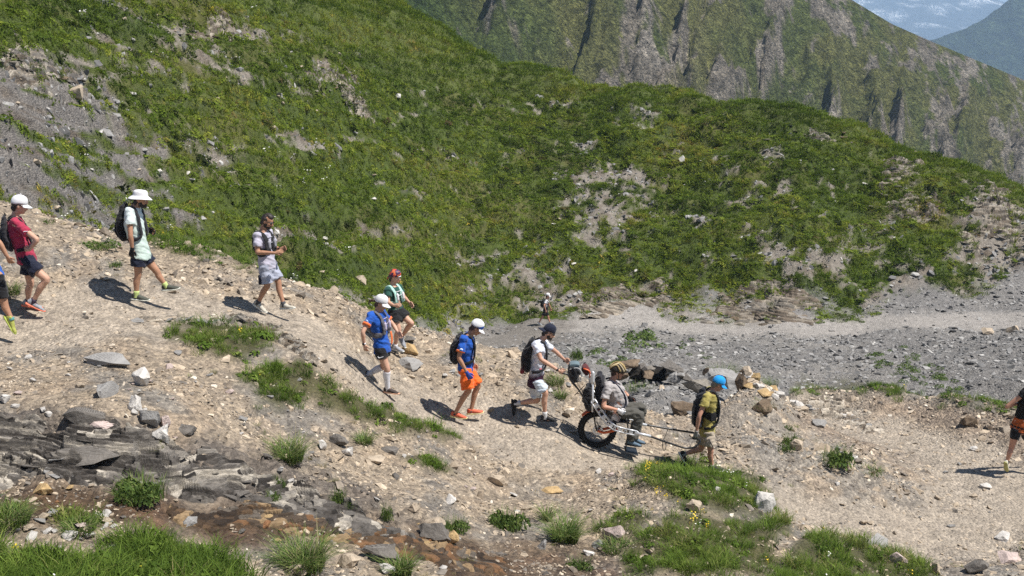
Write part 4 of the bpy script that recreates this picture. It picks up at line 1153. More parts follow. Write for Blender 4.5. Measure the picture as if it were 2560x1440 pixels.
    def backpack(s, mat, strap, label, deep=.10, tall=1.0, wide=.145, low=.45, extras=None, name='backpack'):
        J = s.J; k = s.k; up = s.up; f = s.f; L = s.L; c = J['chest']; n = J['neck']
        w = J['hip'].lerp(c, low); bk = -f
        rt = empty(name, w+bk*.12*k, label, 'backpack')
        bm = bmesh.new(); D = deep
        limb(bm, [(w+bk*(.115+D*.2)*k, (wide*.72*k,.02*k)), (w+bk*(.118+D*.5)*k+up*.03*k, (wide*k,D*.62*k)), (c+bk*(.125+D*.55)*k, (wide*1.02*k,D*.72*k)), (c.lerp(n,.6*tall)+bk*(.11+D*.5)*k, (wide*.96*k,D*.62*k)), (n+up*.02*k*tall+bk*(.10+D*.3)*k, (wide*.7*k,D*.34*k)), (n+up*.045*k*tall+bk*(.095+D*.15)*k, (wide*.4*k,.012*k))], L, 18)
        pk = part('pack_body', bm, mat, rt, voxel=.012*k, smooth=3, wrinkle=.010)
        bm = bmesh.new()
        limb(bm, [(w+bk*(.125+D*1.05)*k+up*.03*k, (wide*.7*k,.022*k)), (c.lerp(w,.3)+bk*(.13+D*1.18)*k, (wide*.78*k,.03*k)), (c.lerp(n,.25)+bk*(.125+D*1.12)*k, (wide*.7*k,.02*k))], L, 14)
        part('front_pocket', bm, strap, rt, voxel=.012*k, smooth=3, wrinkle=.008)
        bm = bmesh.new()
        for t_ in (.2,.6):
            p = c.lerp(n, t_)+bk*(.128+D*1.22-.05*t_)*k; limb(bm, [(p-L*wide*.8*k, .005*k), (p+bk*.012, .005*k), (p+L*wide*.8*k, .005*k)], up, 6)
        part('compression_strap', bm, RUBBER, rt)
        bm = bmesh.new(); limb(bm, [(n+up*.03*k+bk*.10*k-L*.03*k, .007*k), (n+up*.075*k+bk*.115*k, .008*k), (n+up*.03*k+bk*.10*k+L*.03*k, .007*k)], L, 7); part('grab_loop', bm, RUBBER, rt)
        for y in (-1, 1):
            bm = bmesh.new()
            limb(bm, [(n-up*.03*k+bk*.10*k+L*y*.085*k, (.034*k,.016*k)), (n+up*.016*k+L*y*.100*k, (.036*k,.015*k)), (n-up*.06*k+f*.085*k+L*y*.105*k, (.038*k,.016*k)), (c+f*.135*k+L*y*.110*k, (.046*k,.020*k)), (w.lerp(c,.3)+f*.125*k+L*y*.125*k, (.040*k,.018*k)), (w.lerp(c,.1)+f*.03*k+L*y*.170*k, (.018*k,.034*k)), (w+bk*.09*k+L*y*.13*k, (.018*k,.034*k))], L, 10)
            part('shoulder_strap', bm, strap, rt, voxel=.0125*k, smooth=2, wrinkle=.004)
        s.pack = rt; return rt
    def badge(s, p, nrm, r, mat, parent, name='badge'):
        bm = bmesh.new(); nrm = Vector(nrm).normalized(); loft(bm, [p-nrm*.004, p+nrm*.004], [r, r*.95], nrm.orthogonal(), 16)
        return part(name, bm, mat, s.root, parent)
# ------------------------------------------------------------------ the walkers, each in the pose of the photograph
GRP = 'walkers on the mountain trail'
T1 = (0,440,3.13); T2 = (560,500,3.6); T3 = (860,660,3.4275); T4 = (1220,700,3.13); T5 = (1420,880,4.8); T6 = (2300,920,4.235)
WHITESOLE = soft('white_foam_sole', (.70,.69,.62)); REDSH = soft('coral_mesh', (.60,.13,.07)); GREYSH = soft('grey_mesh', (.30,.31,.34)); BLKSH = soft('black_mesh', (.020,.020,.021)); TANSH = soft('stone_mesh', (.46,.43,.36))

# woman in crimson shirt
p = Fig(T1, 'person in a crimson running shirt, navy shorts and white cap, hand on hip', (262,1098), psi=.42, group=GRP)
p.joints(head=(152,232), neck=(112,322), hip=(205,640), el_n=(288,498,-.26), wr_n=(232,577,-.22), ha_n=(190,572,-.18), el_f=(95,500,.28), wr_f=(150,600,.22), ha_f=(170,640,.2),
         kn_n=(362,812,-.09), an_n=(256,985,-.09), kn_f=(238,845,.10), an_f=(218,985,.12))
p.feet(32, 15); p.headframe(-.1, .25)
p.body(SK_LIGHT, curl=(.7,.5)); p.hair(DARKHAIR, top=False)
p.cap(WHITE); p.shades()
CRIMSON = cloth('crimson_fabric', (.36,.028,.065)); p.shirt(CRIMSON, hem=.08, sleeve=.62)
q_ = p.J['sh_n'].lerp(p.J['el_n'], .48)
for i_ in range(7):
    bm = bmesh.new(); box(bm, q_ - p.L*.074 + p.f*(i_-3)*.0085 + Vector((0,0,.004*(i_ % 2))), (.003,.003,.006)); part('sleeve_letter', bm, WHITE, p.root, p.shirto)
p.shorts(NAVY, ln=.58, flare=.024); p.socks(soft('dark_plum_knit', (.05,.035,.06)), top=.16)
p.shoes(GREYSH, soft('coral_foam', (.72,.20,.12)))
p.backpack(BLACK2, BLACK, 'black running pack on the back of the person in crimson', deep=.085, tall=.9, wide=.15, low=.35)

# cropped walker at the left edge
p = Fig(T1, 'person cut off by the left edge, black shorts and lime sole turned up', (105,1285), psi=.1, group=GRP)
p.joints(head=(-150,372), neck=(-165,465), hip=(-62,760), el_n=(-6,520,-.28), wr_n=(58,632,-.25), ha_n=(80,668,-.22), el_f=(-200,620,.25), wr_f=(-130,700,.3), ha_f=(-110,730,.3),
         sh_n=(-88,470,-.2), hp_n=(-25,790,-.1), kn_n=(32,985,-.1), an_n=(88,1118,-.1), kn_f=(-70,960,.1), an_f=(-140,1120,.12))
p.feet(66, 0); p.headframe(0, .2)
p.body(SK_TAN, curl=(.6,.6)); p.hair(DARKHAIR); LIME = soft('lime_foam', (.42,.50,.10))
p.shirt(cloth('bright_blue_fabric', (.02,.12,.50)), hem=.07); p.shorts(BLACK, ln=.86, g=.010, flare=.004); p.socks(soft('teal_knit', (.10,.28,.26)), top=.14)
p.shoes(soft('olive_yellow_mesh', (.40,.42,.10)), LIME)

# man in bucket hat
p = Fig(T1, 'person in white bucket hat and long pale mint shirt with black pack', (1085,1012), psi=-.05, group=GRP)
p.joints(head=(1100,188), neck=(1042,240), hip=(1098,610), chest=(1052,395), el_n=(1022,468,-.27), wr_n=(1036,572,-.25), ha_n=(1026,628,-.24), el_f=(1118,385,.22), wr_f=(1150,418,.24), ha_f=(1185,432,.24),
         kn_n=(1080,775,-.10), an_n=(1066,935,-.10), kn_f=(1228,748,.10), an_f=(1300,862,.12))
p.feet(4, -6); p.headframe(.1, .12)
p.body(SK_TAN, curl=(.6,.5)); p.hair(DARKHAIR, top=False); p.beard(DARKHAIR)
H = p.H; bm = bmesh.new(); rings = []
for r_, z_ in ((.2,.0),(1.0,.0),(1.62,-.022),(1.66,-.014),(1.05,.020),(1.0,.032),(.97,.066),(.90,.090),(.74,.103),(.3,.110),(.02,.112)):
    rings.append([bm.verts.new(H(-.006+.112*r_*math.cos(t), .098*r_*math.sin(t), .040+z_*1.05-(.012*math.sin(t*2+.6) if r_ > 1.2 else 0))) for t in [6.2832*i/24 for i in range(24)]])
for a, b in zip(rings[:-1], rings[1:]):
    for i in range(24): bm.faces.new((a[i], a[(i+1) % 24], b[(i+1) % 24], b[i]))
bh = part('bucket_hat', bm, WHITE, p.root); bh.modifiers.new('s', 'SUBSURF').render_levels = 1
MINT = cloth_bands('mint_shirt', [(0,(.50,.60,.54)),(.5,(.55,.65,.60)),(.9,(.66,.73,.72))], -.05+.95, 1.45, hard=False)
p.shirt(MINT, grow=.020, hem=.045, sleeve=.55, flare=.022, wr=.008, sg=.024)
p.shorts(NAVY, ln=.52, g=.028, flare=.022); p.glove(BLACK, 'n'); p.glove(BLACK, 'f')
bm = bmesh.new(); limb(bm, p.arm_ctrl('f', .010)[1:], p.L, 12); part('arm_sleeve', bm, BLACK, p.root)
p.socks(soft('lime_knit', (.50,.60,.22)), top=.26); p.shoes(soft('charcoal_mesh', (.07,.075,.06)), soft('ivory_foam', (.70,.70,.60)), soft('lime_lace', (.5,.6,.2)))
p.backpack(BLACK, BLACK2, 'black running pack on the back of the person in the bucket hat', deep=.12, tall=.8, wide=.15, low=.55)

# bareheaded man in grey
p = Fig(T2, 'bareheaded person with dark hair and beard in pale grey, looking down at his hands', (340,1018), psi=-.35, group=GRP)
p.joints(head=(388,192), neck=(348,280), hip=(392,580), el_n=(302,472,-.24), wr_n=(462,478,-.30), ha_n=(508,462,-.28), el_f=(462,432,.16), wr_f=(508,440,.02), ha_f=(556,428,0),
         kn_n=(388,775,-.08), an_n=(306,928,-.02), kn_f=(488,738,.04), an_f=(536,945,-.02))
p.feet(28, -6); p.headframe(.15, .42)
p.body(SK_TAN, curl=(.8,.9)); p.hair(DARKHAIR); p.beard(DARKHAIR); p.shades()
GREYL = cloth('lilac_grey_fabric', (.44,.42,.50)); p.shirt(GREYL, hem=.07, sleeve=.66)
GREYSHO = cloth('blue_grey_fabric', (.36,.38,.46)); p.shorts(GREYSHO, ln=.84, g=.026, flare=.018)
bm = bmesh.new(); a = p.J['hp_n'].lerp(p.J['kn_n'], .62); limb(bm, [(a-p.L*.075-p.f*.05+Vector((0,0,.07)), (.05,.035)), (a-p.L*.075-p.f*.045-Vector((0,0,.08)), (.052,.036))], p.f, 12); part('dark_side_panel', bm, NAVY, p.root, p.shortso)
p.pocketed_vest(BLACK, soft('grey_strap', (.30,.30,.33)), back=.05, wide=1.45)
p.socks(soft('charcoal_knit', (.06,.06,.065)), top=.18); p.shoes(TANSH, WHITESOLE); p.watch('f', RUBBER)

# woman with patterned headscarf
p = Fig(T3, 'person in red and purple headscarf with mint running vest and black shorts', (440,768), psi=-.55, group=GRP, k=.95)
p.joints(head=(436,112), neck=(420,190), hip=(448,405), el_n=(378,328,-.22), wr_n=(430,356,-.32), ha_n=(470,350,-.33), el_f=(516,285,.16), wr_f=(556,325,.14), ha_f=(580,350,.12),
         kn_n=(468,565,-.12), an_n=(438,705,-.05), kn_f=(578,512,-.02), an_f=(492,628,.16))
p.feet(6, 50); p.headframe(.25, .2)
p.body(SK_LIGHT, curl=(.9,.5)); p.hair(DARKHAIR, top=False, low=-.07)
t = NT('patterned_scarf'); vo = t.n('ShaderNodeTexVoronoi'); vo.inputs['Scale'].default_value = 22; tc = t.n('ShaderNodeTexCoord'); t.l(tc.outputs['Object'], vo.inputs['Vector'])
r_ = t.ramp(vo.outputs['Color'], [(0,(.05,.015,.06)),(.42,(.55,.06,.04)),(.62,(.70,.17,.06)),(.8,(.08,.03,.12))]); r_.color_ramp.interpolation = 'CONSTANT'; t.l(r_.outputs[0], t.b.inputs['Base Color'])
SCARF = t.m
H = p.H; bm = bmesh.new(); rings = []
for r_, z_ in ((1.0,.0),(1.05,.03),(1.03,.06),(.92,.09),(.72,.112),(.4,.126),(.05,.13)):
    rings.append([bm.verts.new(H(-.008+.108*r_*math.cos(t_), .091*r_*math.sin(t_), .036+z_*.85-.05*(1-math.cos(t_))*.5*(r_ > .8))) for t_ in [6.2832*i/24 for i in range(24)]])
for a, b in zip(rings[:-1], rings[1:]):
    for i in range(24): bm.faces.new((a[i], a[(i+1) % 24], b[(i+1) % 24], b[i]))
hs = part('headscarf', bm, SCARF, p.root); hs.modifiers.new('t', 'SOLIDIFY').thickness = .006
bm = bmesh.new(); limb(bm, [(H(-.108,0,-.01), .022), (H(-.135,.01,-.05), (.020,.010)), (H(-.14,.02,-.10), (.012,.006))], p.L, 8); part('scarf_knot', bm, SCARF, p.root, hs)
bm = bmesh.new(); limb(bm, [(H(.088,-.05,.036), .007), (H(.108,0,.044), .008), (H(.088,.05,.036), .007)], p.HM @ Vector((0,0,1)), 7); part('pale_brim_band', bm, WHITE, p.root, hs)
p.shirt(cloth('bottle_green_fabric', (.018,.075,.058)), hem=.03, sleeve=.55, grow=.010); p.pocketed_vest(cloth('mint_mesh', (.36,.58,.50)), WHITE, back=.04)
p.shorts(BLACK, ln=.52, flare=.03, g=.03); p.socks(WHITE, top=.2); p.shoes(GREYSH, WHITESOLE)

# woman in blue with white cap and long white socks
p = Fig(T3, 'person in blue shirt, white cap and knee-high white compression socks', (425,1150), psi=-.30, group=GRP, k=.97)
p.joints(head=(316,338), neck=(290,410), hip=(325,705), el_n=(162,585,-.30), wr_n=(173,690,-.28), ha_n=(188,745,-.27), sh_n=(228,448,-.14), el_f=(428,530,.14), wr_f=(456,578,.05), ha_f=(480,605,.02),
         kn_n=(370,905,-.10), an_n=(374,1068,-.06), kn_f=(336,880,.10), an_f=(200,945,.12))
p.feet(4, 52); p.headframe(.1, .38)
p.body(SK_LIGHT, curl=(.6,.4)); p.hair(BROWNHAIR, top=False)
bm = bmesh.new(); limb(bm, [(p.H(-.10,0,.0), .022), (p.H(-.15,0,-.015), .026), (p.H(-.19,.01,-.06), .022), (p.H(-.185,.02,-.12), .008)], p.L, 10); part('ponytail', bm, BROWNHAIR, p.root, voxel=.009, wrinkle=.008)
p.cap(WHITE)
BLUE = cloth('royal_blue_fabric', (.012,.085,.40)); ORF = cloth('orange_fabric', (.75,.17,.045)); sh = p.shirt(BLUE, hem=.10, sleeve=.56, cuff=ORF)
p.badge(p.J['sh_n'].lerp(p.J['el_n'],.26)-p.L*.076, -p.L-p.f*.1, .030, soft('pale_blue_print', (.45,.58,.75)), sh); p.badge(p.J['sh_n'].lerp(p.J['el_n'],.26)-p.L*.080, -p.L-p.f*.1, .016, soft('blue_print', (.02,.12,.45)), sh)
w_ = p.J['hip'].lerp(p.J['chest'], .2)
for y in (.10,):
    bm = bmesh.new(); limb(bm, [(w_+p.f*.125+p.L*y+Vector((0,0,.16)), (.022,.012)), (w_+p.f*.145+p.L*y+Vector((0,0,.04)), (.034,.012)), (w_+p.f*.14+p.L*(y-.02)-Vector((0,0,.05)), (.020,.010))], p.L, 10); po = part('orange_side_panel', bm, ORF, p.root, sh)
p.pocketed_vest(cloth('smoke_grey_mesh', (.10,.095,.105), .6), soft('lilac_flask', (.45,.40,.50)), back=.12)
p.shorts(BLACK, ln=.42, flare=.018, top=.03)
bm = bmesh.new(); a = p.J['hp_n'].lerp(p.J['kn_n'], .30)-p.L*.112+p.f*.02; limb(bm, [(a-p.f*.045+Vector((0,0,.012)), .0045), (a-p.f*.02-Vector((0,0,.010)), .009), (a+p.f*.05+Vector((0,0,.018)), .003)], p.L, 8); part('white_swoosh_print', bm, WHITE, p.root, p.shortso)
p.socks(soft('white_knit', (.68,.67,.70)), top=.92, g=.008); p.watch('n', WHITE, .92)
p.shoes(soft('dark_brown_mesh', (.055,.04,.035)), soft('peach_foam', (.75,.42,.27)))

# man in blue shirt and orange shorts
p = Fig(T3, 'person in blue shirt and bright orange shorts, white and blue cap, head bowed', (980,1345), psi=.05, group=GRP)
p.joints(head=(1132,548), neck=(1068,612), hip=(1040,880), chest=(1050,715), el_n=(985,805,-.27), wr_n=(1054,932,-.26), ha_n=(1086,985,-.25), sh_n=(1022,650,-.19), el_f=(1100,790,.24), wr_f=(1112,850,.2), ha_f=(1120,880,.2),
         kn_n=(1066,1085,-.1), an_n=(952,1278,-.08), kn_f=(1146,1045,.1), an_f=(1088,1252,.1))
p.feet(6, -4, yn=-14); p.headframe(0, .62)
p.body(SK_TAN, curl=(.7,.6)); p.hair(BROWNHAIR, top=False); p.shades()
co = p.cap(cloth_bands('white_blue_cap', [(0,(.03,.10,.42)),(.5,(.74,.74,.76))], float(p.J['head'].z-p.root.location.z)-.05, float(p.J['head'].z-p.root.location.z)+.12), WHITE)
sh = p.shirt(BLUE, hem=.06, sleeve=.66, cuff=ORF, grow=.018)
p.badge(p.J['sh_n'].lerp(p.J['el_n'],.50)-p.L*.072, -p.L, .030, soft('white_print', (.72,.75,.8)), sh); p.badge(p.J['sh_n'].lerp(p.J['el_n'],.50)-p.L*.077, -p.L, .017, soft('mid_blue_print', (.03,.2,.55)), sh)
bm = bmesh.new(); w_ = p.J['hip'].lerp(p.J['chest'], .35); limb(bm, [(w_+p.f*.135+p.L*.0+Vector((0,0,.06)), (.10,.010)), (w_+p.f*.142-Vector((0,0,.05)), (.10,.010))], p.L, 12); part('race_number', bm, WHITE, p.root, sh)
p.shorts(cloth('bright_orange_fabric', (.85,.145,.02)), ln=.90, g=.028, flare=.018, wr=.012)
p.glove(soft('blue_glove_knit', (.04,.08,.36)), 'n'); p.socks(soft('short_black_knit', (.05,.045,.05)), top=.06)
p.shoes(REDSH, soft('pale_yellow_foam', (.74,.62,.32)))
p.backpack(BLACK2, BLACK, 'black daypack on the back of the person in orange shorts', deep=.105, tall=.95, wide=.15, low=.25)

# man who pushes the hiking chair
p = Fig(T4, 'person in a reversed dark cap pushing the one-wheeled hiking chair', (470,1150), psi=.03, group=GRP)
p.joints(head=(476,412), neck=(412,472), hip=(374,775), chest=(395,575), el_n=(416,622,-.30), wr_n=(552,708,-.30), ha_n=(600,730,-.29), sh_n=(372,510,-.19), el_f=(530,560,.26), wr_f=(592,618,.27), ha_f=(628,640,.28), sh_f=(448,500,.19),
         kn_n=(448,885,-.10), an_n=(445,1072,-.08), kn_f=(384,942,.10), an_f=(218,965,.12))
p.feet(4, 86); p.headframe(0, .45)
p.body(SK_LIGHT, curl=(1.0,1.0)); p.hair(DARKHAIR, top=False); p.beard(DARKHAIR); p.shades()
p.cap(NAVY, back=True)
zc = float(p.J['hip'].z-p.root.location.z)
SH8 = cloth_bands('white_to_plum_shirt', [(0,(.035,.012,.030)),(.42,(.045,.014,.035)),(.60,(.60,.62,.70)),(1,(.66,.68,.76))], zc-.1, zc+.42, (-.25,0,1), wobble=.25, hard=False)
sh = p.shirt(SH8, hem=.13, sleeve=.60, grow=.018)
c_ = p.J['hip'].lerp(p.J['chest'], .45)-p.L*.150+p.f*.055
p.badge(c_, -p.L+p.f*.2, .030, soft('pink_print', (.55,.10,.13)), sh); p.badge(c_-p.L*.005+p.f*.012, -p.L+p.f*.2, .013, soft('pale_pink_print', (.65,.3,.3)), sh)
p.shorts(cloth('pale_sky_fabric', (.52,.58,.64)), ln=.80, g=.030, flare=.02, wr=.013)
p.socks(cloth_bands('black_white_knit', [(0,(.03,.03,.03)),(.5,(.6,.6,.6))], 0, .2, hard=False), top=.30); p.shoes(BLKSH, soft('black_foam', (.025,.025,.026))); p.watch('n', RUBBER)
p.backpack(BLACK, BLACK2, 'black daypack on the back of the person pushing the chair', deep=.11, tall=.85, wide=.15, low=.35)
a = p.J['hip'].lerp(p.J['chest'], .45)-p.f*.20-p.L*.05
rt = empty('red_pouch', a, 'small dark red pouch dangling below the black daypack of the pusher', 'pouch')
bm = bmesh.new(); limb(bm, [(a+Vector((0,0,.10)), (.02,.02)), (a+Vector((-.02,0,.03)), (.045,.04)), (a+Vector((-.05,0,-.05)), (.055,.045)), (a+Vector((-.06,0,-.09)), (.04,.03))], p.L, 12); part('pouch_bag', bm, cloth('maroon_print_fabric', (.16,.025,.03), var=.6), rt, voxel=.012, wrinkle=.006)
bm = bmesh.new(); limb(bm, [(a+Vector((0,0,.10)), .006), (a+Vector((.05,0,.17)), .006)], p.L, 7); part('cord', bm, RUBBER, rt)
PUSH = p

# hiking chair plane: the wheel's contact with the trail
Y0C = hit(1420+360/4.8, 880+1150/4.8, dmin=14)[0][1]
# seated man
p = Fig(T5, 'seated person in striped cycling helmet and grey shirt riding the hiking chair', (760,1200), Y0=Y0C, psi=0.02, group=GRP)
p.joints(head=(594,238), neck=(520,345), hip=(548,720), chest=(545,500), sh_n=(478,402,-.19), el_n=(424,655,-.33), wr_n=(606,698,-.30), ha_n=(668,738,-.28), sh_f=(575,385,.19), el_f=(690,500,.30), wr_f=(735,545,.24), ha_f=(772,590,.22),
         hp_n=(575,715,-.10), kn_n=(862,760,-.10), an_n=(745,1070,-.10), hp_f=(590,690,.10), kn_f=(885,672,.13), an_f=(795,1040,.12))
p.feet(10, 10); p.headframe(-.05, .22)
p.body(SK_RED, curl=(.8,.8), belly=.10); p.hair(BROWNHAIR, top=False)
p.shades()
H = p.H
def helm(th, ph, r=1.0, out=0.0): return H(-.008+(.136+out)*math.cos(ph)*math.cos(th)*r, (.104+out)*math.cos(ph)*math.sin(th)*r, .030+(.125+out)*math.sin(ph)*r)
bm = bmesh.new(); rings = [[bm.verts.new(helm(6.2832*i/24, R(a))) for i in range(24)] for a in (-8,8,24,40,56,72,86)]
for a, b in zip(rings[:-1], rings[1:]):
    for i in range(24): bm.faces.new((a[i], a[(i+1) % 24], b[(i+1) % 24], b[i]))
bm.faces.new(rings[-1])
ho_ = part('helmet', bm, soft('dark_helmet_foam', (.03,.025,.02)), p.root); ho_.modifiers.new('t', 'SOLIDIFY').thickness = .02
GOLD = simple('gold_helmet_shell', (.50,.37,.17), .3, .1, spec=.5)
for sgn in (-1, 1):
    for i, o_ in enumerate((10, 40, 72)):
        bm = bmesh.new(); ctrl = []
        for q in range(7):
            tt = q/6; ph = R(6+80*math.sin(tt*math.pi)*(.95-.22*i)); th = sgn*R(o_+ (180-o_*1.25)*tt*.95)
            ctrl.append((helm(th, ph, 1.0, .010), (.013,.007)))
        limb(bm, ctrl, Vector((0,0,1)), 7, 2); part('helmet_rib', bm, GOLD if i != 1 else simple('pale_helmet_shell', (.60,.50,.33), .3, .1, spec=.5), p.root, ho_)
bm = bmesh.new(); limb(bm, [(H(.11,-.06,.03), (.03,.006)), (H(.165,0,.035), (.04,.006)), (H(.11,.06,.03), (.03,.006))], Vector((1,0,0)), 8); part('helmet_visor', bm, RUBBER, p.root, ho_)
bm = bmesh.new()
for y in (-1, 1): limb(bm, [(H(.01,y*.085,.03), .005), (H(.025,y*.076,-.06), .005), (H(.05,y*.02,-.115), .005)], p.L, 6)
part('chin_strap', bm, RUBBER, p.root, ho_)
p.shirt(cloth('warm_grey_fabric', (.40,.37,.36)), belly=.10, hem=.08, sleeve=.66, sg=.026, wr=.014)
p.trousers(cloth('olive_grey_fabric', (.085,.080,.068)), g=.026)
p.glove(WHITE, 'n', .9); p.glove(BLACK, 'f', .7)
p.shoes(soft('blue_grey_mesh', (.10,.15,.20)), BLKSH, soft('pale_lace', (.5,.55,.6)))
bm = bmesh.new(); c = p.J['chest']; n = p.J['neck']
for y in (-1, 1): limb(bm, [(n-p.f*.09+p.L*y*.09, (.03,.014)), (n+Vector((0,0,.02))+p.L*y*.10, (.032,.014)), (n+p.f*.10-Vector((0,0,.06))+p.L*y*.10, (.034,.016)), (c+p.f*.18+p.L*y*.09, (.032,.014)), (c+p.f*.20-Vector((0,0,.16))+p.L*y*.13, (.026,.012)), (c+p.f*.06-Vector((0,0,.24))+p.L*y*.20, (.022,.012))], p.L, 9)
part('harness', bm, NAVY, p.root, voxel=.011, smooth=2)
SEAT = p

# leading man with blue cap
Y10 = float((ray(1775, 1178)*18.9)[1])
p = Fig(T5, 'person in a bright blue cap and mustard shirt pulling the hiking chair', (1755,1440), Y0=Y10, psi=.02, group=GRP)
p.joints(head=(1800,388), neck=(1722,462), hip=(1672,930), chest=(1705,650), el_n=(1575,770,-.30), wr_n=(1540,960,-.28), ha_n=(1528,1030,-.26), sh_n=(1668,545,-.19), el_f=(1740,800,.24), wr_f=(1640,930,.28), ha_f=(1590,985,.28),
         kn_n=(1712,1180,-.10), an_n=(1728,1378,-.08), kn_f=(1590,1165,.10), an_f=(1390,1225,.12))
p.feet(4, 58); p.headframe(0, .45)
p.body(SK_RED, curl=(1.0,1.0)); p.hair(simple('grey_hair', (.20,.17,.14), .5, .3, 60), top=False)
p.cap(cloth('azure_fabric', (.012,.30,.72), var=.06)); p.shades()
MUST = cloth('mustard_fabric', (.36,.30,.085)); p.shirt(MUST, hem=.10, sleeve=.52, grow=.02, sg=.026); p.pocketed_vest(BLACK, BLACK2, back=.03, parts=False, wide=1.6)
bm = bmesh.new(); a = p.J['chest']+p.f*.165+p.L*.02+Vector((0,0,.06)); box(bm, a, (.012,.02,.025), None, .004); part('whistle', bm, WHITE, p.root)
p.shorts(cloth('khaki_fabric', (.42,.35,.27)), ln=.72, g=.028, flare=.018, wr=.012)
bm = bmesh.new(); a = p.J['hp_n'].lerp(p.J['kn_n'], .2)-p.L*.118; b = p.J['hp_n'].lerp(p.J['kn_n'], .66)-p.L*.112; limb(bm, [(a-p.f*.02, .006), (b+p.f*.03, .006)], p.L, 7); part('dark_side_stripe', bm, NAVY, p.root, p.shortso)
p.glove(soft('grey_glove_knit', (.28,.27,.26)), 'n', .9); p.glove(BLACK, 'f', .9)
p.socks(soft('grey_knit', (.3,.29,.28)), top=.2); p.shoes(BLKSH, WHITESOLE)
p.backpack(cloth('dark_slate_fabric', (.018,.020,.028)), BLACK, 'dark grey daypack on the back of the person in mustard shirt', deep=.12, tall=1.0, wide=.155, low=.15)
LEAD = p

# tiny walker on the far path
p = Fig(T4, 'small distant person in white cap and black clothes on the far gravel path', (440,352), psi=.0, dmin=36, group=GRP)
p.joints(head=(468,124), neck=(456,152), hip=(450,238), el_n=(440,198,-.3), wr_n=(452,238,-.28), ha_n=(455,255,-.27), el_f=(480,195,.25), wr_f=(490,220,.25), ha_f=(495,235,.25),
         kn_n=(424,292,-.1), an_n=(398,336,-.1), kn_f=(472,290,.1), an_f=(485,332,.1))
p.feet(20, -5); p.headframe(0, .15); p.body(SK_RED); p.hair(DARKHAIR, top=False); p.cap(WHITE)
p.shirt(cloth_bands('black_white_shirt', [(0,(.02,.02,.02)),(.55,(.60,.60,.62))], .9, 1.5, hard=False), sleeve=.6); p.shorts(BLACK, ln=.7, flare=.02); p.shoes(GREYSH, WHITESOLE)
p.backpack(BLACK, BLACK2, 'black pack on the back of the small distant walker', deep=.10)

# runner at the right edge
p = Fig(T6, 'person at the right edge in black top, orange waist and black shorts, seen from behind', (880,1160), psi=.85, dmin=17, group=GRP)
p.joints(head=(1225,95), neck=(1185,215), hip=(1062,620), el_n=(915,412,.0), wr_n=(1048,372,.12), ha_n=(1085,352,.14), sh_n=(1090,280,-.05), sh_f=(1270,290,.15), el_f=(1350,450,.3), wr_f=(1380,560,.35), ha_f=(1385,610,.36),
         hp_n=(1020,660,-.02), hp_f=(1100,665,.08), kn_n=(968,845,.0), an_n=(918,1000,-.02), kn_f=(1190,840,.2), an_f=(1230,1000,.15))
p.feet(58, 10); p.headframe(0, .25); p.body(SK_RED); p.hair(DARKHAIR)
OR2 = cloth('rust_orange_fabric', (.42,.10,.03)); zc = float(p.J['hip'].z-p.root.location.z)
p.shirt(cloth_bands('black_orange_top', [(0,(.42,.10,.028)),(.60,(.010,.010,.011))], zc-.10, zc+.36), hem=.09, sleeve=.18, grow=.014)
p.shorts(BLACK, ln=.46, g=.014, flare=.006, top=.03); p.socks(soft('black_knit', (.015,.015,.016)), top=.20); p.shoes(soft('cream_mesh', (.62,.60,.50)), soft('olive_foam', (.42,.40,.16)))
# ------------------------------------------------------------------ the one-wheeled hiking chair
def CP_(zx, zy, dy=0.0):
    r = ray(T5[0]+zx/T5[2], T5[1]+zy/T5[2]); return Vector(r*((Y0C+dy)/r[1]))
wc = CP_(352, 950); gz = float(hz(wc.x, wc.y))
ch = empty('hiking_chair', (wc.x, wc.y, gz), 'one-wheeled all-terrain hiking chair with white side rails and orange fork', 'hiking chair')
RW = .285
cc = Vector((wc.x, wc.y, gz + RW + .048))
Yv = Vector((0,1,0))
def circ(c, r, n): return [c + Vector((math.cos(6.28318*i/n)*r, 0, math.sin(6.28318*i/n)*r)) for i in range(n)]
def torus(bm, c, r, rx, ry, n=48, m=12):
    rings = []
    for i in range(n):
        a = 6.28318*i/n; e = Vector((math.cos(a), 0, math.sin(a)))
        rings.append([bm.verts.new(c + e*(r+rx*math.cos(b)) + Yv*ry*math.sin(b)) for b in [6.28318*j/m for j in range(m)]])
    for i in range(n):
        a, b = rings[i], rings[(i+1) % n]
        for j in range(m): bm.faces.new((a[j], b[j], b[(j+1) % m], a[(j+1) % m]))
wh = bpy.data.objects.new('wheel', None); C.objects.link(wh); wh.parent = ch
def wpart(n_, bm, m): return part(n_, bm, m, ch, wh)
bm = bmesh.new(); torus(bm, cc, RW, .046, .042)
for i in range(44):
    a = 6.28318*i/44; e = Vector((math.cos(a), 0, math.sin(a))); M = frame3(Vector((-math.sin(a), 0, math.cos(a))), e)
    for y in ((-.024,.012) if i % 2 else (-.006,.028)): box(bm, cc+e*(RW+.044)+Yv*y, (.010,.009,.007), M)
wpart('tyre', bm, RUBBER)
bm = bmesh.new(); torus(bm, cc, RW-.052, .013, .028, 48, 8); wpart('rim', bm, simple('black_rim', (.02,.02,.022), .35, .1, spec=.5))
bm = bmesh.new()
for i in range(28):
    a = 6.28318*i/28; b = a + (.5 if i % 2 else -.5); y = .03 if i % 4 < 2 else -.03
    loft(bm, [cc+Vector((math.cos(b)*.028, y, math.sin(b)*.028)), cc+Vector((math.cos(a)*(RW-.05), 0, math.sin(a)*(RW-.05)))], [.0016,.0016], Yv, 5)
wpart('spokes', bm, METAL)
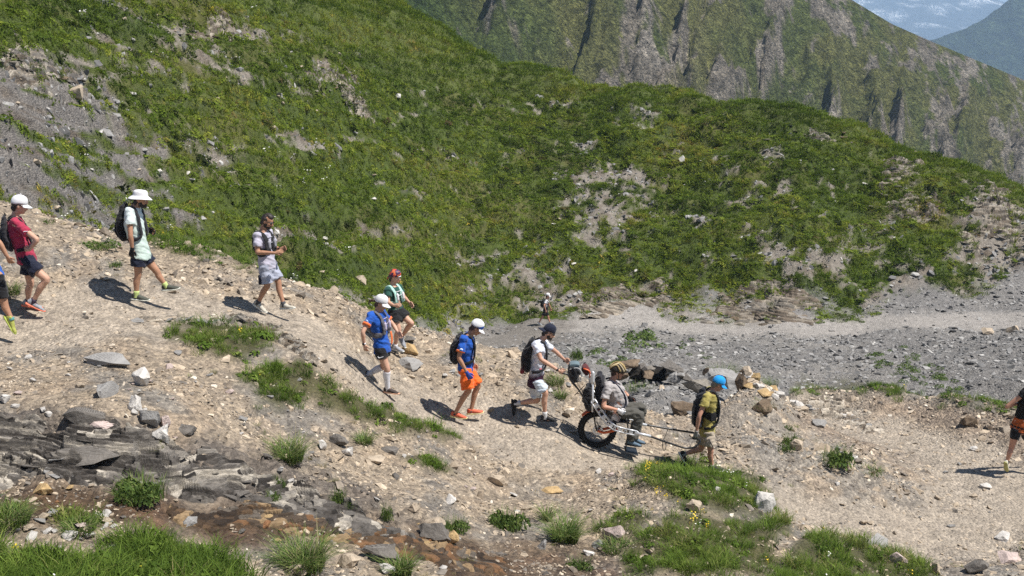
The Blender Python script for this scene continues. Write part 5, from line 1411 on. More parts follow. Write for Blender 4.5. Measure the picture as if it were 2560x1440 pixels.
bm = bmesh.new(); loft(bm, [cc-Yv*.06, cc-Yv*.035, cc-Yv*.03, cc+Yv*.03, cc+Yv*.06], [.016,.032,.022,.022,.030], Vector((1,0,0)), 14); wpart('hub', bm, simple('dark_hub', (.03,.03,.03), .3, .1, spec=.5, metal=.5))
bm = bmesh.new(); torus(bm, cc-Yv*.075, .072, .018, .0015, 40, 6)
for i in range(6):
    a = 6.28318*i/6; loft(bm, [cc-Yv*.075, cc-Yv*.075+Vector((math.cos(a+.5)*.06, 0, math.sin(a+.5)*.06))], [.006,.005], Yv, 6)
wpart('brake_disc', bm, METAL)
bm = bmesh.new(); box(bm, cc-Yv*.075+Vector((.03,0,.07)), (.022,.02,.016), None, .005); part('brake_calliper', bm, TUBEB, ch)
# fork / swing arms and mudguard
for y in (-.085, .085):
    bm = bmesh.new(); limb(bm, [(cc+Yv*y, (.014,.022)), (cc+Vector((.10,y,-.035)), (.014,.024)), (cc+Vector((.26,y*1.1,.005)), (.015,.024)), (cc+Vector((.33,y*1.2,.035)), (.014,.020))], Yv, 10); part('swing_arm', bm, ORANGE_P, ch)
    bm = bmesh.new(); limb(bm, [(cc+Vector((-.02,y,0)), .012), (cc+Vector((-.06,y,.22)), .011), (cc+Vector((-.06,y,.40)), .012)], Yv, 9); part('fork_leg', bm, TUBEB, ch)
bm = bmesh.new(); pr = None; rows = []
for i in range(14):
    a = R(42+95*i/13); e = Vector((math.cos(a), 0, math.sin(a)))
    rows.append([bm.verts.new(cc+e*(RW+.075+.018*(1-(j/4-.5)**2*4))+Yv*(j/4-.5)*.13) for j in range(5)])
for a, b in zip(rows[:-1], rows[1:]):
    for j in range(4): bm.faces.new((a[j], a[j+1], b[j+1], b[j]))
mg = part('mudguard', bm, ORANGE_P, ch); mg.modifiers.new('t', 'SOLIDIFY').thickness = .008
bm = bmesh.new(); limb(bm, [(cc+Vector((.20,0,.02)), (.05,.02)), (cc+Vector((.24,0,.12)), (.055,.03)), (cc+Vector((.20,0,.20)), (.045,.025))], Yv, 10); part('shock_mount', bm, ORANGE_P, ch)
bm = bmesh.new(); limb(bm, [(cc+Vector((.22,0,.10)), .022), (cc+Vector((.06,0,.30)), .020)], Yv, 10, 8)
sk = part('shock_absorber', bm, TUBEB, ch)
bm = bmesh.new(); n = 90; A0, A1 = cc+Vector((.21,0,.12)), cc+Vector((.08,0,.28)); ax = (A1-A0).normalized(); u_ = ax.orthogonal().normalized(); v_ = ax.cross(u_)
loft(bm, [A0.lerp(A1,i/n)+(u_*math.cos(i*.42)+v_*math.sin(i*.42))*.028 for i in range(n+1)], [.004]*(n+1), Yv, 6); part('coil_spring', bm, ORANGE_P, ch, sk)
# white side rails with slots
YN, YF = -.27, .27
def side_rail(dy, q0):
    off = CP_(300,570,YN) - CP_(300,570,YN); sh = Vector((0, dy-YN, 0))
    pts = [CP_(x, y, YN)+sh for x, y in ((302,585),(385,715),(475,845),(560,912),(690,948),(820,975))]
    bm = bmesh.new()
    for a, b in zip(pts[:-1], pts[1:]):
        t = (b-a).normalized(); nrm = Vector((-t.z, 0, t.x)); w0 = .044
        for s_ in (-1, 1):
            loft(bm, [a+nrm*w0*s_*.85-t*.008, b+nrm*w0*s_*.85+t*.008], [(.015,.013)]*2, Yv, 8)
        box(bm, a.lerp(b,.5), (.034,.011,.030), frame3(t, Vector((0,0,1))), .004); box(bm, a, (.020,.012,.034), frame3(t, Vector((0,0,1))), .004)
    box(bm, pts[-1], (.03,.013,.036), frame3(pts[-1]-pts[-2], Vector((0,0,1))), .004)
    r = part('side_rail', bm, METAL, ch)
    bm = bmesh.new()
    for a in pts[1:-1]: loft(bm, [a-Yv*.020, a+Yv*.020], [.012,.012], Vector((1,0,0)), 8)
    part('bolts', bm, TUBEB, ch, r)
    a, b, c = CP_(298,285,YN)+sh-Vector((0,0,.22*q0)), CP_(296,570,YN)+sh, CP_(292,720,YN)+sh
    bm = bmesh.new(); loft(bm, [c, b, a], [.015,.016,.016], Yv, 12); part('upright_tube', bm, METAL, ch)
    bm = bmesh.new(); limb(bm, [(a-Vector((0,0,.14)), (.024,.028)), (a+Vector((0,0,.03)), (.026,.034)), (a+Vector((.01,0,.07)), (.020,.026))], Yv, 10); part('head_bracket', bm, METAL, ch)
    a, b = CP_(815,972,YN)+sh, CP_(992,1010,YN)+sh
    bm = bmesh.new(); loft(bm, [a, b], [.023,.023], Yv, 14); part('pole_sleeve', bm, METAL, ch)
    return b, sh
bN, shN = side_rail(YN, 0); bF, shF = side_rail(YF, 1)
# front poles joined by the bow the leading man holds
HN = LEAD.J['ha_n'] + Vector((.0,0,-.02)); HF = LEAD.J['ha_f']
e1 = LEAD.P(1400,1150,-.26); e2 = LEAD.P(1520,1140,-.25); e3 = LEAD.P(1580,1085,-.22)
bm = bmesh.new(); limb(bm, [(bN-Vector((.05,0,-.012)), .0165), (bN.lerp(e1,.5)-Vector((0,0,.01)), .0165), (e1, .0155), (e2, .017), (e3, .017), (LEAD.P(1572,1050,-.20), .017), (HN+Vector((-.02,.02,0)), .0165), (HN+Vector((-.05,.03,.012)), .016)], Yv, 10, 4)
part('front_pole', bm, TUBEB, ch)
bm = bmesh.new(); limb(bm, [(bF-Vector((.05,0,-.012)), .0165), (bF.lerp(HF,.5), .0165), (HF-Vector((.04,0,-.01)), .0155), (HF+Vector((.05,0,-.01)), .017)], Yv, 10, 4); part('front_pole', bm, TUBEB, ch)
bm = bmesh.new(); k_ = bN.lerp(e1,.40); kf = bF.lerp(HF,.40)
limb(bm, [(kf+Vector((0,0,.02)), .005), (kf.lerp(k_,.5)-Vector((.03,0,.06)), .006), (k_+Vector((-.02,0,.02)), .008), (k_+Vector((-.03,-.02,-.10)), .006), (k_+Vector((0,-.02,-.17)), .005), (k_+Vector((.03,-.02,-.08)), .005), (k_+Vector((.0,0,.02)), .006)], Vector((1,0,0)), 7, 4); part('pull_strap', bm, RUBBER, ch)
# seat
bm = bmesh.new(); a, b = CP_(425,300), CP_(450,690)
limb(bm, [(b+Vector((-.03,0,-.02)), (.20,.035)), (a.lerp(b,.5)+Vector((-.05,0,0)), (.21,.04)), (a+Vector((-.05,0,0)), (.19,.038)), (a+Vector((-.05,0,.06)), (.13,.02))], Yv, 16); part('backrest', bm, BLACK2, ch, voxel=.014, wrinkle=.008)
bm = bmesh.new(); limb(bm, [(CP_(420,745), (.20,.045)), (CP_(520,790), (.21,.05)), (CP_(660,800), (.20,.045)), (CP_(720,790), (.17,.03))], Yv, 16); part('seat', bm, BLACK2, ch, voxel=.014, wrinkle=.006)
bm = bmesh.new(); box(bm, CP_(575,790,-.235), (.072,.006,.052), frame3(Vector((.9,0,-.42))), .012); sg_ = part('side_guard', bm, soft('pale_pink_grey_panel', (.50,.45,.43)), ch)
bm = bmesh.new(); limb(bm, [(CP_(530,745,-.245), .006), (CP_(570,735,-.245), .007), (CP_(615,790,-.245), .006), (CP_(600,830,-.245), .006)], Yv, 7); part('side_print', bm, soft('brown_print', (.18,.09,.07)), ch, sg_)
bm = bmesh.new()
for y in (-.20,.20): limb(bm, [(CP_(700,800,y), .012), (CP_(720,930,y), .012), (CP_(700,1100,y*.8), .012), (CP_(690,1165,y*.7), .012)], Yv, 9)
limb(bm, [(CP_(690,1165,-.15), .012), (CP_(690,1165,.15), .012)], Vector((1,0,0)), 9)
ft = part('footrest_tubes', bm, TUBEB, ch)
bm = bmesh.new(); box(bm, CP_(755,1185), (.11,.17,.008), frame3(Vector((.97,0,-.2))), .004); part('footplate', bm, TUBEB, ch)
# rear push handles
for hd, y in ((PUSH.J['ha_n'], YN+.02), (PUSH.J['ha_f'], YF-.02)):
    bm = bmesh.new(); limb(bm, [(CP_(296,700,y), .014), (CP_(215,590,y), .015), (CP_(125,450,y), .015), (CP_(35,335,y), .015), (hd+Vector((.055,0,-.03)), .015), (hd+Vector((-.03,0,.005)), .016), (hd+Vector((-.09,0,.01)), .016)], Yv, 10, 4); hb = part('push_handle', bm, TUBEB, ch)
    bm = bmesh.new(); limb(bm, [(hd+Vector((.03,0,.022)), .006), (hd+Vector((-.03,0,.038)), .005), (hd+Vector((-.06,0,.034)), .005)], Yv, 7); part('brake_lever', bm, TUBEB, ch, hb)
bm = bmesh.new(); limb(bm, [(CP_(150,490,YN), .011), (CP_(150,490,YF), .011)], Vector((1,0,0)), 8); limb(bm, [(CP_(80,520,-.1), .007), (CP_(200,400,-.1), .007)], Yv, 7); part('cross_bar', bm, TUBEB, ch)
bm = bmesh.new()
for dx in (0, 12): limb(bm, [(PUSH.J['ha_n']+Vector((.02,0,.03)), .0035), (CP_(60+dx,300,YN), .0035), (CP_(170+dx,470,YN), .0035), (CP_(300+dx,560,YN+.03), .0035), (CP_(330+dx,800,-.06), .0035), (cc+Vector((.02,-.09,.08)), .0035)], Yv, 6)
part('brake_cable', bm, RUBBER, ch)
# bags that hang on the chair
a = CP_(75,240,-.05)
rt = empty('handlebar_bag', a, 'black handlebar bag with grey piping hanging at the push handles', 'bag')
bm = bmesh.new(); limb(bm, [(a+Vector((0,0,.13)), (.16,.07)), (a+Vector((-.01,0,.06)), (.19,.115)), (a+Vector((0,0,-.06)), (.17,.105)), (a+Vector((.02,0,-.17)), (.10,.055))], Yv, 16); part('bag_body', bm, BLACK, rt, voxel=.013, wrinkle=.012)
bm = bmesh.new(); limb(bm, [(a+Vector((-.09,-.15,.09)), .008), (a+Vector((.05,-.17,.12)), .008), (a+Vector((.115,-.16,.02)), .008), (a+Vector((.08,-.14,-.12)), .008)], Yv, 7, 4); part('grey_piping', bm, soft('light_grey_piping', (.5,.5,.5)), rt)
bm = bmesh.new(); limb(bm, [(a+Vector((0,-.11,.14)), (.04,.09)), (a+Vector((0,.11,.14)), (.04,.09))], Vector((0,0,1)), 12); part('bag_lid', bm, cloth('teal_grey_fabric', (.13,.18,.20)), rt, voxel=.012, wrinkle=.006)
b = CP_(215,215,.0)
rt = empty('orange_pouch', b, 'orange and maroon pouch strapped beside the black handlebar bag', 'pouch')
bm = bmesh.new(); limb(bm, [(b+Vector((-.02,0,.08)), (.10,.05)), (b, (.13,.075)), (b+Vector((.02,0,-.09)), (.07,.04))], Yv, 14); part('pouch_bag', bm, cloth('maroon_fabric', (.10,.02,.02)), rt, voxel=.012, wrinkle=.008)
bm = bmesh.new(); limb(bm, [(b+Vector((-.05,-.12,.06)), (.02,.012)), (b+Vector((.05,-.135,.02)), (.024,.012)), (b+Vector((.06,-.10,-.10)), (.018,.012))], Yv, 9); part('orange_flap', bm, ORANGE_P, rt)
c = CP_(250,560,0)
rt = empty('rear_bag', c, 'black stuff bag hanging behind the seat of the hiking chair', 'bag')
bm = bmesh.new(); limb(bm, [(c+Vector((.02,0,.24)), (.14,.06)), (c+Vector((.0,0,.10)), (.20,.10)), (c+Vector((.0,0,-.10)), (.19,.10)), (c+Vector((.03,0,-.19)), (.12,.06))], Yv, 16); part('bag_body', bm, BLACK, rt, voxel=.014, wrinkle=.018)
bm = bmesh.new()
for z in (.12,-.04): limb(bm, [(c+Vector((-.04,-.20,z)), .007), (c+Vector((-.115,0,z)), .007), (c+Vector((-.04,.20,z)), .007)], Vector((0,0,1)), 7)
part('bag_strap', bm, RUBBER, rt)
d = CP_(385,420,0)
rt = empty('seat_pack', d, 'tall black pack standing between the backrest and the white uprights', 'backpack')
bm = bmesh.new(); limb(bm, [(d+Vector((0,0,-.36)), (.16,.07)), (d+Vector((0,0,-.15)), (.19,.085)), (d+Vector((0,0,.14)), (.185,.08)), (d+Vector((-.01,0,.24)), (.13,.05))], Yv, 16); part('pack_body', bm, BLACK2, rt, voxel=.014, wrinkle=.014)
bm = bmesh.new()
for z in (.02,.16): limb(bm, [(d+Vector((-.02,-.205,z)), .006), (d+Vector((-.105,0,z)), .006), (d+Vector((-.02,.205,z)), .006)], Vector((0,0,1)), 7)
part('compression_strap', bm, RUBBER, rt)
finish_pending()
# ------------------------------------------------------------------ rocks one can pick out
def rock_mat(name, c, dark=.55, light=1.3, scale=7, vein=None):
    t = NT(name); r = t.ramp(t.noise(scale, 6, .68), [(.28, tuple(v*dark for v in c)), (.5, c), (.74, tuple(min(.85, v*light) for v in c))])
    col_ = r.outputs[0]
    if vein:
        w = t.n('ShaderNodeTexWave'); w.inputs['Scale'].default_value = 9; w.inputs['Distortion'].default_value = 5; w.inputs['Detail'].default_value = 3; w.bands_direction = 'Z'
        m = t.ramp(w.outputs['Fac'], [(.62,(0,0,0)),(.8,(1,1,1))]); col_ = t.mix(m.outputs[0], col_, vein)
    t.l(col_, t.b.inputs['Base Color']); t.b.inputs['Roughness'].default_value = .85; t.b.inputs['Specular IOR Level'].default_value = .25
    t.bump(t.noise(scale*4, 5, .7), .8, .02); return t.m
RM = dict(white=rock_mat('white_quartz', (.56,.53,.49), .72, 1.25), tan=rock_mat('tan_limestone', (.44,.36,.27), .6, 1.3), ochre=rock_mat('ochre_stone', (.46,.32,.16), .55, 1.35),
          grey=rock_mat('grey_schist', (.26,.25,.24), .65, 1.35, vein=(.34,.33,.31)), slate=rock_mat('dark_slate', (.115,.102,.090), .5, 1.8, vein=(.20,.185,.165)),
          rust=rock_mat('rusty_stone', (.30,.15,.07), .5, 1.5), pink=rock_mat('pinkish_quartz', (.52,.42,.38), .62, 1.3), wet=rock_mat('shade_dark_rock', (.030,.027,.024), .6, 1.5), strata=rock_mat('banded_schist', (.18,.16,.138), .45, 1.9, 9, vein=(.33,.30,.255)), brown=rock_mat('brown_crag', (.17,.125,.085), .5, 1.6))  # the 'wet' entry is near-black: shade of the hollow put into rock colour
def detail_rock(seed, dims, kind, cuts=2):
    flat = {'slab': (1,.8,.30), 'block': (1,.8,.75), 'long': (1,.5,.5)}[kind]
    bm = rock_bm(seed, 15 if kind != 'slab' else 13, flat, .22)
    bmesh.ops.triangulate(bm, faces=bm.faces)
    bmesh.ops.subdivide_edges(bm, edges=bm.edges, cuts=cuts, use_grid_fill=True)
    for v in bm.verts:
        x, y, z = v.co; n = fbm(np.array([x*2.3+seed]), np.array([y*2.3+z*1.7+seed*.3]), 3, 980+seed % 7)[0]
        v.co *= 1 + .13*n
    for a in range(3):
        lo = min(v.co[a] for v in bm.verts); hi = max(v.co[a] for v in bm.verts)
        for v in bm.verts: v.co[a] = ((v.co[a]-lo)/(hi-lo)-.5)*dims[a]
    return bm_mesh(bm, 'rock')
def rock(x0, y0, x1, y1, mat, kind, label, group=None, dmin=6, tilt=0, sink=.18, name='rock', cat='rock', dmax=130):
    q = hit1((x0+x1)/2, y1-(y1-y0)*.12, dmin=dmin, dmax=dmax); d = q.y*CP-q.z*SP; m = d/F
    w = (x1-x0)*m*1.05; hpx = (y1-y0)*m
    h = hpx*{'slab': .75, 'block': 1.0, 'long': .9}[kind]/.95; dep = max(w*.6, h*.8) if kind != 'slab' else max(w*.55, hpx*1.6)
    sd = int(abs(x0*7+y0*3)) % 997
    o = link(name, detail_rock(sd, (w, dep, h), kind), RM[mat])
    o.location = (q.x, q.y+dep*.25, q.z + h*(.5-sink)); o.rotation_euler = (R(10 if kind == 'slab' else 0), R(tilt), 0)
    return tag(o, label, cat, group)
for a in [
 (203,882,322,920,'grey','slab','flat grey slab with a dark undercut front edge above the quartz streak'),
 (233,942,284,998,'grey','slab','pale grey tilted slab just below the flat undercut slab'),
 (328,922,372,972,'white','block','bright white quartz boulder with an ochre streak on the tan gravel'),
 (318,985,352,1030,'white','block','greyish quartz lump right under the bright white boulder'),
 (345,1022,400,1072,'grey','block','weathered grey and white rock at the top of the quartz streak'),
 (370,1060,420,1115,'white','block','white quartz lump at the bottom of the quartz streak'),
 (398,1036,424,1075,'pink','block','small pinkish white stone on the right of the quartz streak'),
 (212,1050,288,1074,'pink','long','long white and pink stone lying on the slate ledge'),
 (165,1018,258,1062,'slate','block','dark layered slate hump behind the long pink stone'),
 (128,1118,288,1172,'slate','slab','large dark slate plate jutting out of the ledge over a shadow'),
 (0,985,22,1012,'white','block','white boulder at the left edge above the slate'),
 (112,1028,130,1042,'white','block','small white stone set in the dark slate hump'),
 (440,1062,486,1088,'slate','slab','thin dark slate plate lying right of the quartz streak'),
 (78,1210,130,1240,'ochre','block','orange ochre rock in the brown hollow under the ledge'),
 (452,1290,488,1318,'grey','slab','grey pointed plate standing in the rusty stream bed'),
 (1048,1308,1126,1356,'slate','block','large angular grey slate block beside the rusty bank'),
 (1108,1322,1148,1362,'ochre','block','rough orange rock leaning against the angular slate block'),
 (1060,1290,1112,1318,'tan','long','pale tan rock behind the angular slate block'),
 (902,1362,996,1412,'slate','long','long tilted slate rock with pale bands by the bottom grass'),
 (842,1388,900,1422,'tan','block','cream rock touching the long tilted slate rock'),
 (948,1410,988,1440,'white','block','white rock under the long tilted slate rock'),
 (722,1410,766,1440,'tan','block','squarish tan rock at the bottom edge left of the tussock'),
 (1507,1308,1562,1358,'pink','block','rough cream and pink rock at the left edge of the flower knoll'),
 (1480,1350,1514,1376,'grey','block','grey rounded rock below the rough cream rock'),
 (1340,1345,1366,1376,'grey','block','small pale grey rock in bare soil left of the knoll'),
 (1882,1230,1940,1286,'white','block','large white leaning rock at the right end of the knoll grass'),
 (1716,1250,1756,1284,'tan','block','pale tan rock among the yellow flowers on the knoll'),
 (1456,1372,1488,1392,'white','long','small white stone beside the rounded grey rock'),
 (1784,1214,1802,1228,'white','block','little white stone in the knoll turf under the leading walker'),
 (2222,1378,2268,1412,'pink','block','round pink and white rock in the grass below the trail bend'),
 (2166,1342,2228,1374,'grey','slab','grey elongated slab in the grass below the trail bend'),
 (2330,1405,2352,1440,'tan','block','cream rock standing at the lower right grass edge'),
 (2410,1400,2470,1440,'slate','block','dark layered rock in the lower right corner'),
 (2490,1330,2530,1356,'white','slab','flat white rock beside the trail bend at the right'),
 (2500,1380,2560,1412,'pink','slab','wide pinkish flat rock at the right edge below the bend'),
 (988,892,1056,926,'grey','slab','large flat grey slab beside the trail behind the walker in blue'),
 (1006,858,1046,890,'ochre','block','yellowish rock behind the legs of the walker in blue'),
 (1008,838,1040,858,'slate','slab','thin dark slate plate behind the yellowish rock'),
 (822,1088,872,1118,'slate','block','dark rounded rock on the grey gravel under the trail'),
 (912,1136,962,1160,'tan','slab','buff flat stone below the dark rounded rock'),
 (944,1112,996,1134,'slate','slab','dark slate flake right of the buff flat stone'),
 (848,1118,882,1140,'white','block','pale pink stone touching the dark rounded rock'),
 (796,1100,816,1128,'white','block','white stone left of the dark rounded rock'),
 (772,1066,796,1080,'tan','slab','small buff stone above the grey gravel'),
 (1350,1218,1408,1234,'ochre','slab','flat yellow ochre stone on the bank below the chair wheel'),
 (1216,1188,1262,1216,'tan','block','pale jagged stone on the bank below the walking group'),
 (1020,1256,1050,1284,'tan','block','cream angular stone by the green tussock'),
 (1112,1238,1140,1262,'white','slab','white slanted stone near the small bank tussock'),
 (168,212,206,248,'tan','block','tan boulder alone on the grey talus of the hillside'),
 (382,422,406,436,'white','block','white stone on the green slope above the bucket hat'),
 (1697,388,1712,408,'white','block','bright white standing stone in the middle of the green hillside'),
 (980,232,1002,246,'white','block','white stone near the top of the green hillside'),
 (884,688,914,712,'tan','block','cream boulder on the turf behind the headscarf walker'),
 (682,572,700,590,'white','block','pale stone behind the hands of the man in grey'),
 (2456,818,2490,836,'tan','slab','pale flat boulder on the scree beside the far path'),
 (2518,812,2550,832,'tan','block','buff boulder at the right end of the far path'),
 (2426,1116,2446,1128,'white','block','white stone on the bare brown ground behind the right runner'),
 (2452,1208,2480,1224,'white','slab','white flat stone under the shadow of the right runner'),
 (1678,1004,1742,1044,'brown','block','dark brown boulder behind the pack of the leading walker'),
 (1648,962,1662,976,'tan','slab','flat buff stone on the path behind the seated rider'),
 (1850,928,1884,962,'white','block','white block on top of the spur behind the blue cap'),
 (1872,930,1902,960,'ochre','block','yellowish block next to the white block on the spur'),
 (1838,934,1876,980,'brown','block','dark brown crag under the white block on the spur'),
 (1896,972,1930,996,'ochre','slab','ochre slab stepping down the spur'),
 (1928,985,1948,1002,'white','block','pale stone at the lower end of the spur crest'),
 (1880,1000,1930,1040,'brown','block','brown crag in the flank of the spur'),
 (1984,998,2010,1026,'white','long','white tilted stone at the foot of the spur'),
 (1976,1098,2010,1130,'tan','block','cream boulder at the inner bend beside the green tussock'),
 (2120,1138,2146,1158,'white','block','white stone at the right of the round tussock'),
 (2032,1050,2070,1070,'grey','block','grey boulder on the lower trail beside the spur'),
 (2400,1038,2450,1068,'brown','block','brown clod eroded from the bank behind the runner'),
 (1270,868,1300,886,'tan','block','buff stone on the gravel brow behind the orange shorts'),
 (1562,1120,1592,1140,'grey','slab','flat grey stone in front of the chair footplate'),
]:
    far_ = a[1] < 800 and not (a[6].startswith('yellowish rock'))
    rock(*a[:6], a[6], dmin=24 if far_ and a[3] < 760 else (34 if a[6].find('far path') > 0 else 6))

# stones alike, scattered
HUE = dict(white='white ', tan='tan ', ochre='ochre ', grey='grey ', slate='dark slate ', rust='rusty ', pink='pinkish ', wet='dark ', brown='brown ', strata='banded ')
def scatter_rocks(n, x0, y0, x1, y1, mats, label, group, size, poly=None, dmin=6, dmax=130, mask=None):
    done = 0; tries = 0; protos = {}
    while done < n and tries < n*30:
        tries += 1
        px = random.uniform(x0, x1); py = random.uniform(y0, y1)
        if poly is not None and poly_sd(np.array([px]), np.array([py]), poly)[0] < 0: continue
        q = hit1(px, py, dmin=dmin, dmax=dmax)
        if mask is not None and float(sample(mask, q.x, q.y)) < .5: continue
        mt = random.choice(mats); k = (mt, random.randrange(4)); kind = random.choice(['slab','block','block','long'])
        if k not in protos:
            me = detail_rock(300+len(protos)*13, (1, .75, {'slab': .35, 'block': .6, 'long': .5}[kind]), kind, 1); me.materials.append(RM[mt]); protos[k] = (me, kind)
        f_ = random.choice([.55,.7,.8,1,1.25,1.6]); s = size*f_; o = bpy.data.objects.new('stone', protos[k][0]); kd_ = protos[k][1]; C.objects.link(o)
        o.location = (q.x, q.y, q.z+s*.14); o.scale = (s, s*random.uniform(.8,1.2), s*random.uniform(.7,1.1)); o.rotation_euler = (random.gauss(0,.2), random.gauss(0,.2), random.uniform(0,6.28))
        tag(o, ('small ' if f_ < .75 else 'large ' if f_ > 1.2 else '') + {'slab': 'flat ', 'block': 'chunky ', 'long': 'oblong '}[kd_] + HUE[mt] + label, 'stone', group); done += 1
scatter_rocks(46, 0, 880, 820, 1040, ['tan','tan','white','pink','grey'], 'stone half sunk in the tan gravel above the slate ledge', 'stones above the slate ledge', .085, dmax=17)
scatter_rocks(34, 420, 1040, 1100, 1250, ['grey','white','slate','tan'], 'stone on the grey gravel right of the slate ledge', 'stones right of the slate ledge', .085, dmax=18)
scatter_rocks(40, 0, 1210, 1340, 1430, ['tan','ochre','slate','rust','white'], 'stone in the wet brown hollow below the slate ledge', 'stones in the wet hollow', .085, dmax=15, mask=wet)
scatter_rocks(24, 1100, 1180, 1560, 1300, ['tan','white','pink'], 'stone on the dry bank below the chair', 'stones on the bank below the chair', .085, dmax=18)
scatter_rocks(30, 2000, 1120, 2500, 1330, ['tan','white','grey'], 'stone inside the trail bend', 'stones inside the trail bend', .10, dmax=24)
scatter_rocks(34, 860, 860, 1560, 1020, ['tan','white','grey'], 'stone on the gravel brow behind the walking group', 'stones on the gravel brow', .095, poly=[(860,820),(1120,850),(1560,985),(1560,1040),(1200,960),(900,920)], dmax=23)
scatter_rocks(40, 30, 1280, 300, 1385, ['tan','white','grey','pink'], 'stone lying among the grass at the lower left', 'stones in the lower left grass', .10, dmax=12)
scatter_rocks(16, 320, 930, 440, 1120, ['white','white','pink'], 'quartz chip in the quartz streak', 'quartz chips of the streak', .085, dmax=15, poly=[(325,925),(380,925),(400,1020),(445,1100),(400,1120),(345,1060),(315,1000)])
scatter_rocks(56, 0, 20, 1000, 560, ['white','tan','grey'], 'stone dotted on the upper left hillside', 'stones on the upper left hillside', .20, dmin=24, mask=hillm)
scatter_rocks(44, 760, 300, 2500, 760, ['white','tan','grey'], 'stone dotted on the middle of the green hillside', 'stones on the middle hillside', .22, dmin=34, mask=hillm)

scatter_rocks(14, 1842, 925, 1965, 1012, ['ochre','white','tan','brown'], 'stone of the rocky spur beside the blue cap', 'blocks of the rocky spur', .26, dmax=26, poly=[(1842,940),(1870,925),(1920,960),(1965,1005),(1930,1020),(1870,985)])

# ------------------------------------------------------------------ layered outcrops built slab by slab
SLABM = {}
def slab_mesh(mt, v):
    if (mt, v) not in SLABM:
        r = random.Random(v*31+hash(mt) % 100); n = r.randint(7, 9); bm = bmesh.new(); top = []; bot = []
        for i in range(n):
            a = 6.28318*(i+r.uniform(-.3,.3))/n; rx = .5*r.uniform(.55,1.12); ry = .5*r.uniform(.55,1.15)
            top.append(bm.verts.new((math.cos(a)*rx, math.sin(a)*ry, .5*r.uniform(.2,1.1)))); bot.append(bm.verts.new((math.cos(a)*rx*r.uniform(.86,1.04), math.sin(a)*ry*r.uniform(.82,1.04), -.5)))
        bm.faces.new(top); bm.faces.new(bot[::-1])
        for i in range(n): bm.faces.new((top[i], bot[i], bot[(i+1) % n], top[(i+1) % n]))
        bmesh.ops.triangulate(bm, faces=[f for f in bm.faces if len(f.verts) > 4])
        me = bm_mesh(bm, 'slab'); me.materials.append(RM[mt]); SLABM[(mt, v)] = me
    return SLABM[(mt, v)]
def outcrop(label, front, layers, lh, back, size, thick, mats, dip, n_per, dmin=6, dmax=130, taper=None, cat='rock outcrop', lift=0.0, rag=.3, yaw=None, name='slate_outcrop'):
    pts = [hit1(x, y, dmin=dmin, dmax=dmax) for x, y in front]
    c = sum(pts, Vector())/len(pts); root = empty(name, c, label, cat)
    seg_ = [0]
    for a, b in zip(pts[:-1], pts[1:]): seg_.append(seg_[-1]+(b-a).length)
    for j in range(layers):
        for i in range(n_per):
            t = (i+random.uniform(-.4,.4)+.5)/n_per
            if taper and random.random() > 1-(j/layers)*taper(t): continue
            L_ = t*seg_[-1]; k = max(q for q in range(len(seg_)) if seg_[q] <= max(L_, 0)); k = min(k, len(pts)-2)
            p = pts[k].lerp(pts[k+1], (L_-seg_[k])/(seg_[k+1]-seg_[k]))
            s = size*random.uniform(.6,1.35); th = thick*random.uniform(.5,1.5); mt = random.choice(mats)
            y = p.y + j*back + random.gauss(0, back*.8); g = float(hz(p.x, y)); z = g + th*random.uniform(-.1,.9) + (lift if lift else .02*size)
            o = bpy.data.objects.new('slab', slab_mesh(mt, random.randrange(6))); C.objects.link(o); o.parent = root
            o.location = Vector((p.x, y, z)) - c; o.scale = (s*random.uniform(.7,1.3), s*random.uniform(.4,.75), th)
            o.rotation_euler = (random.gauss(.04,.10*(1+rag)), R(dip)+random.gauss(0,.08*(1+rag)), random.gauss(0, yaw or .4+rag*.6))
    return root
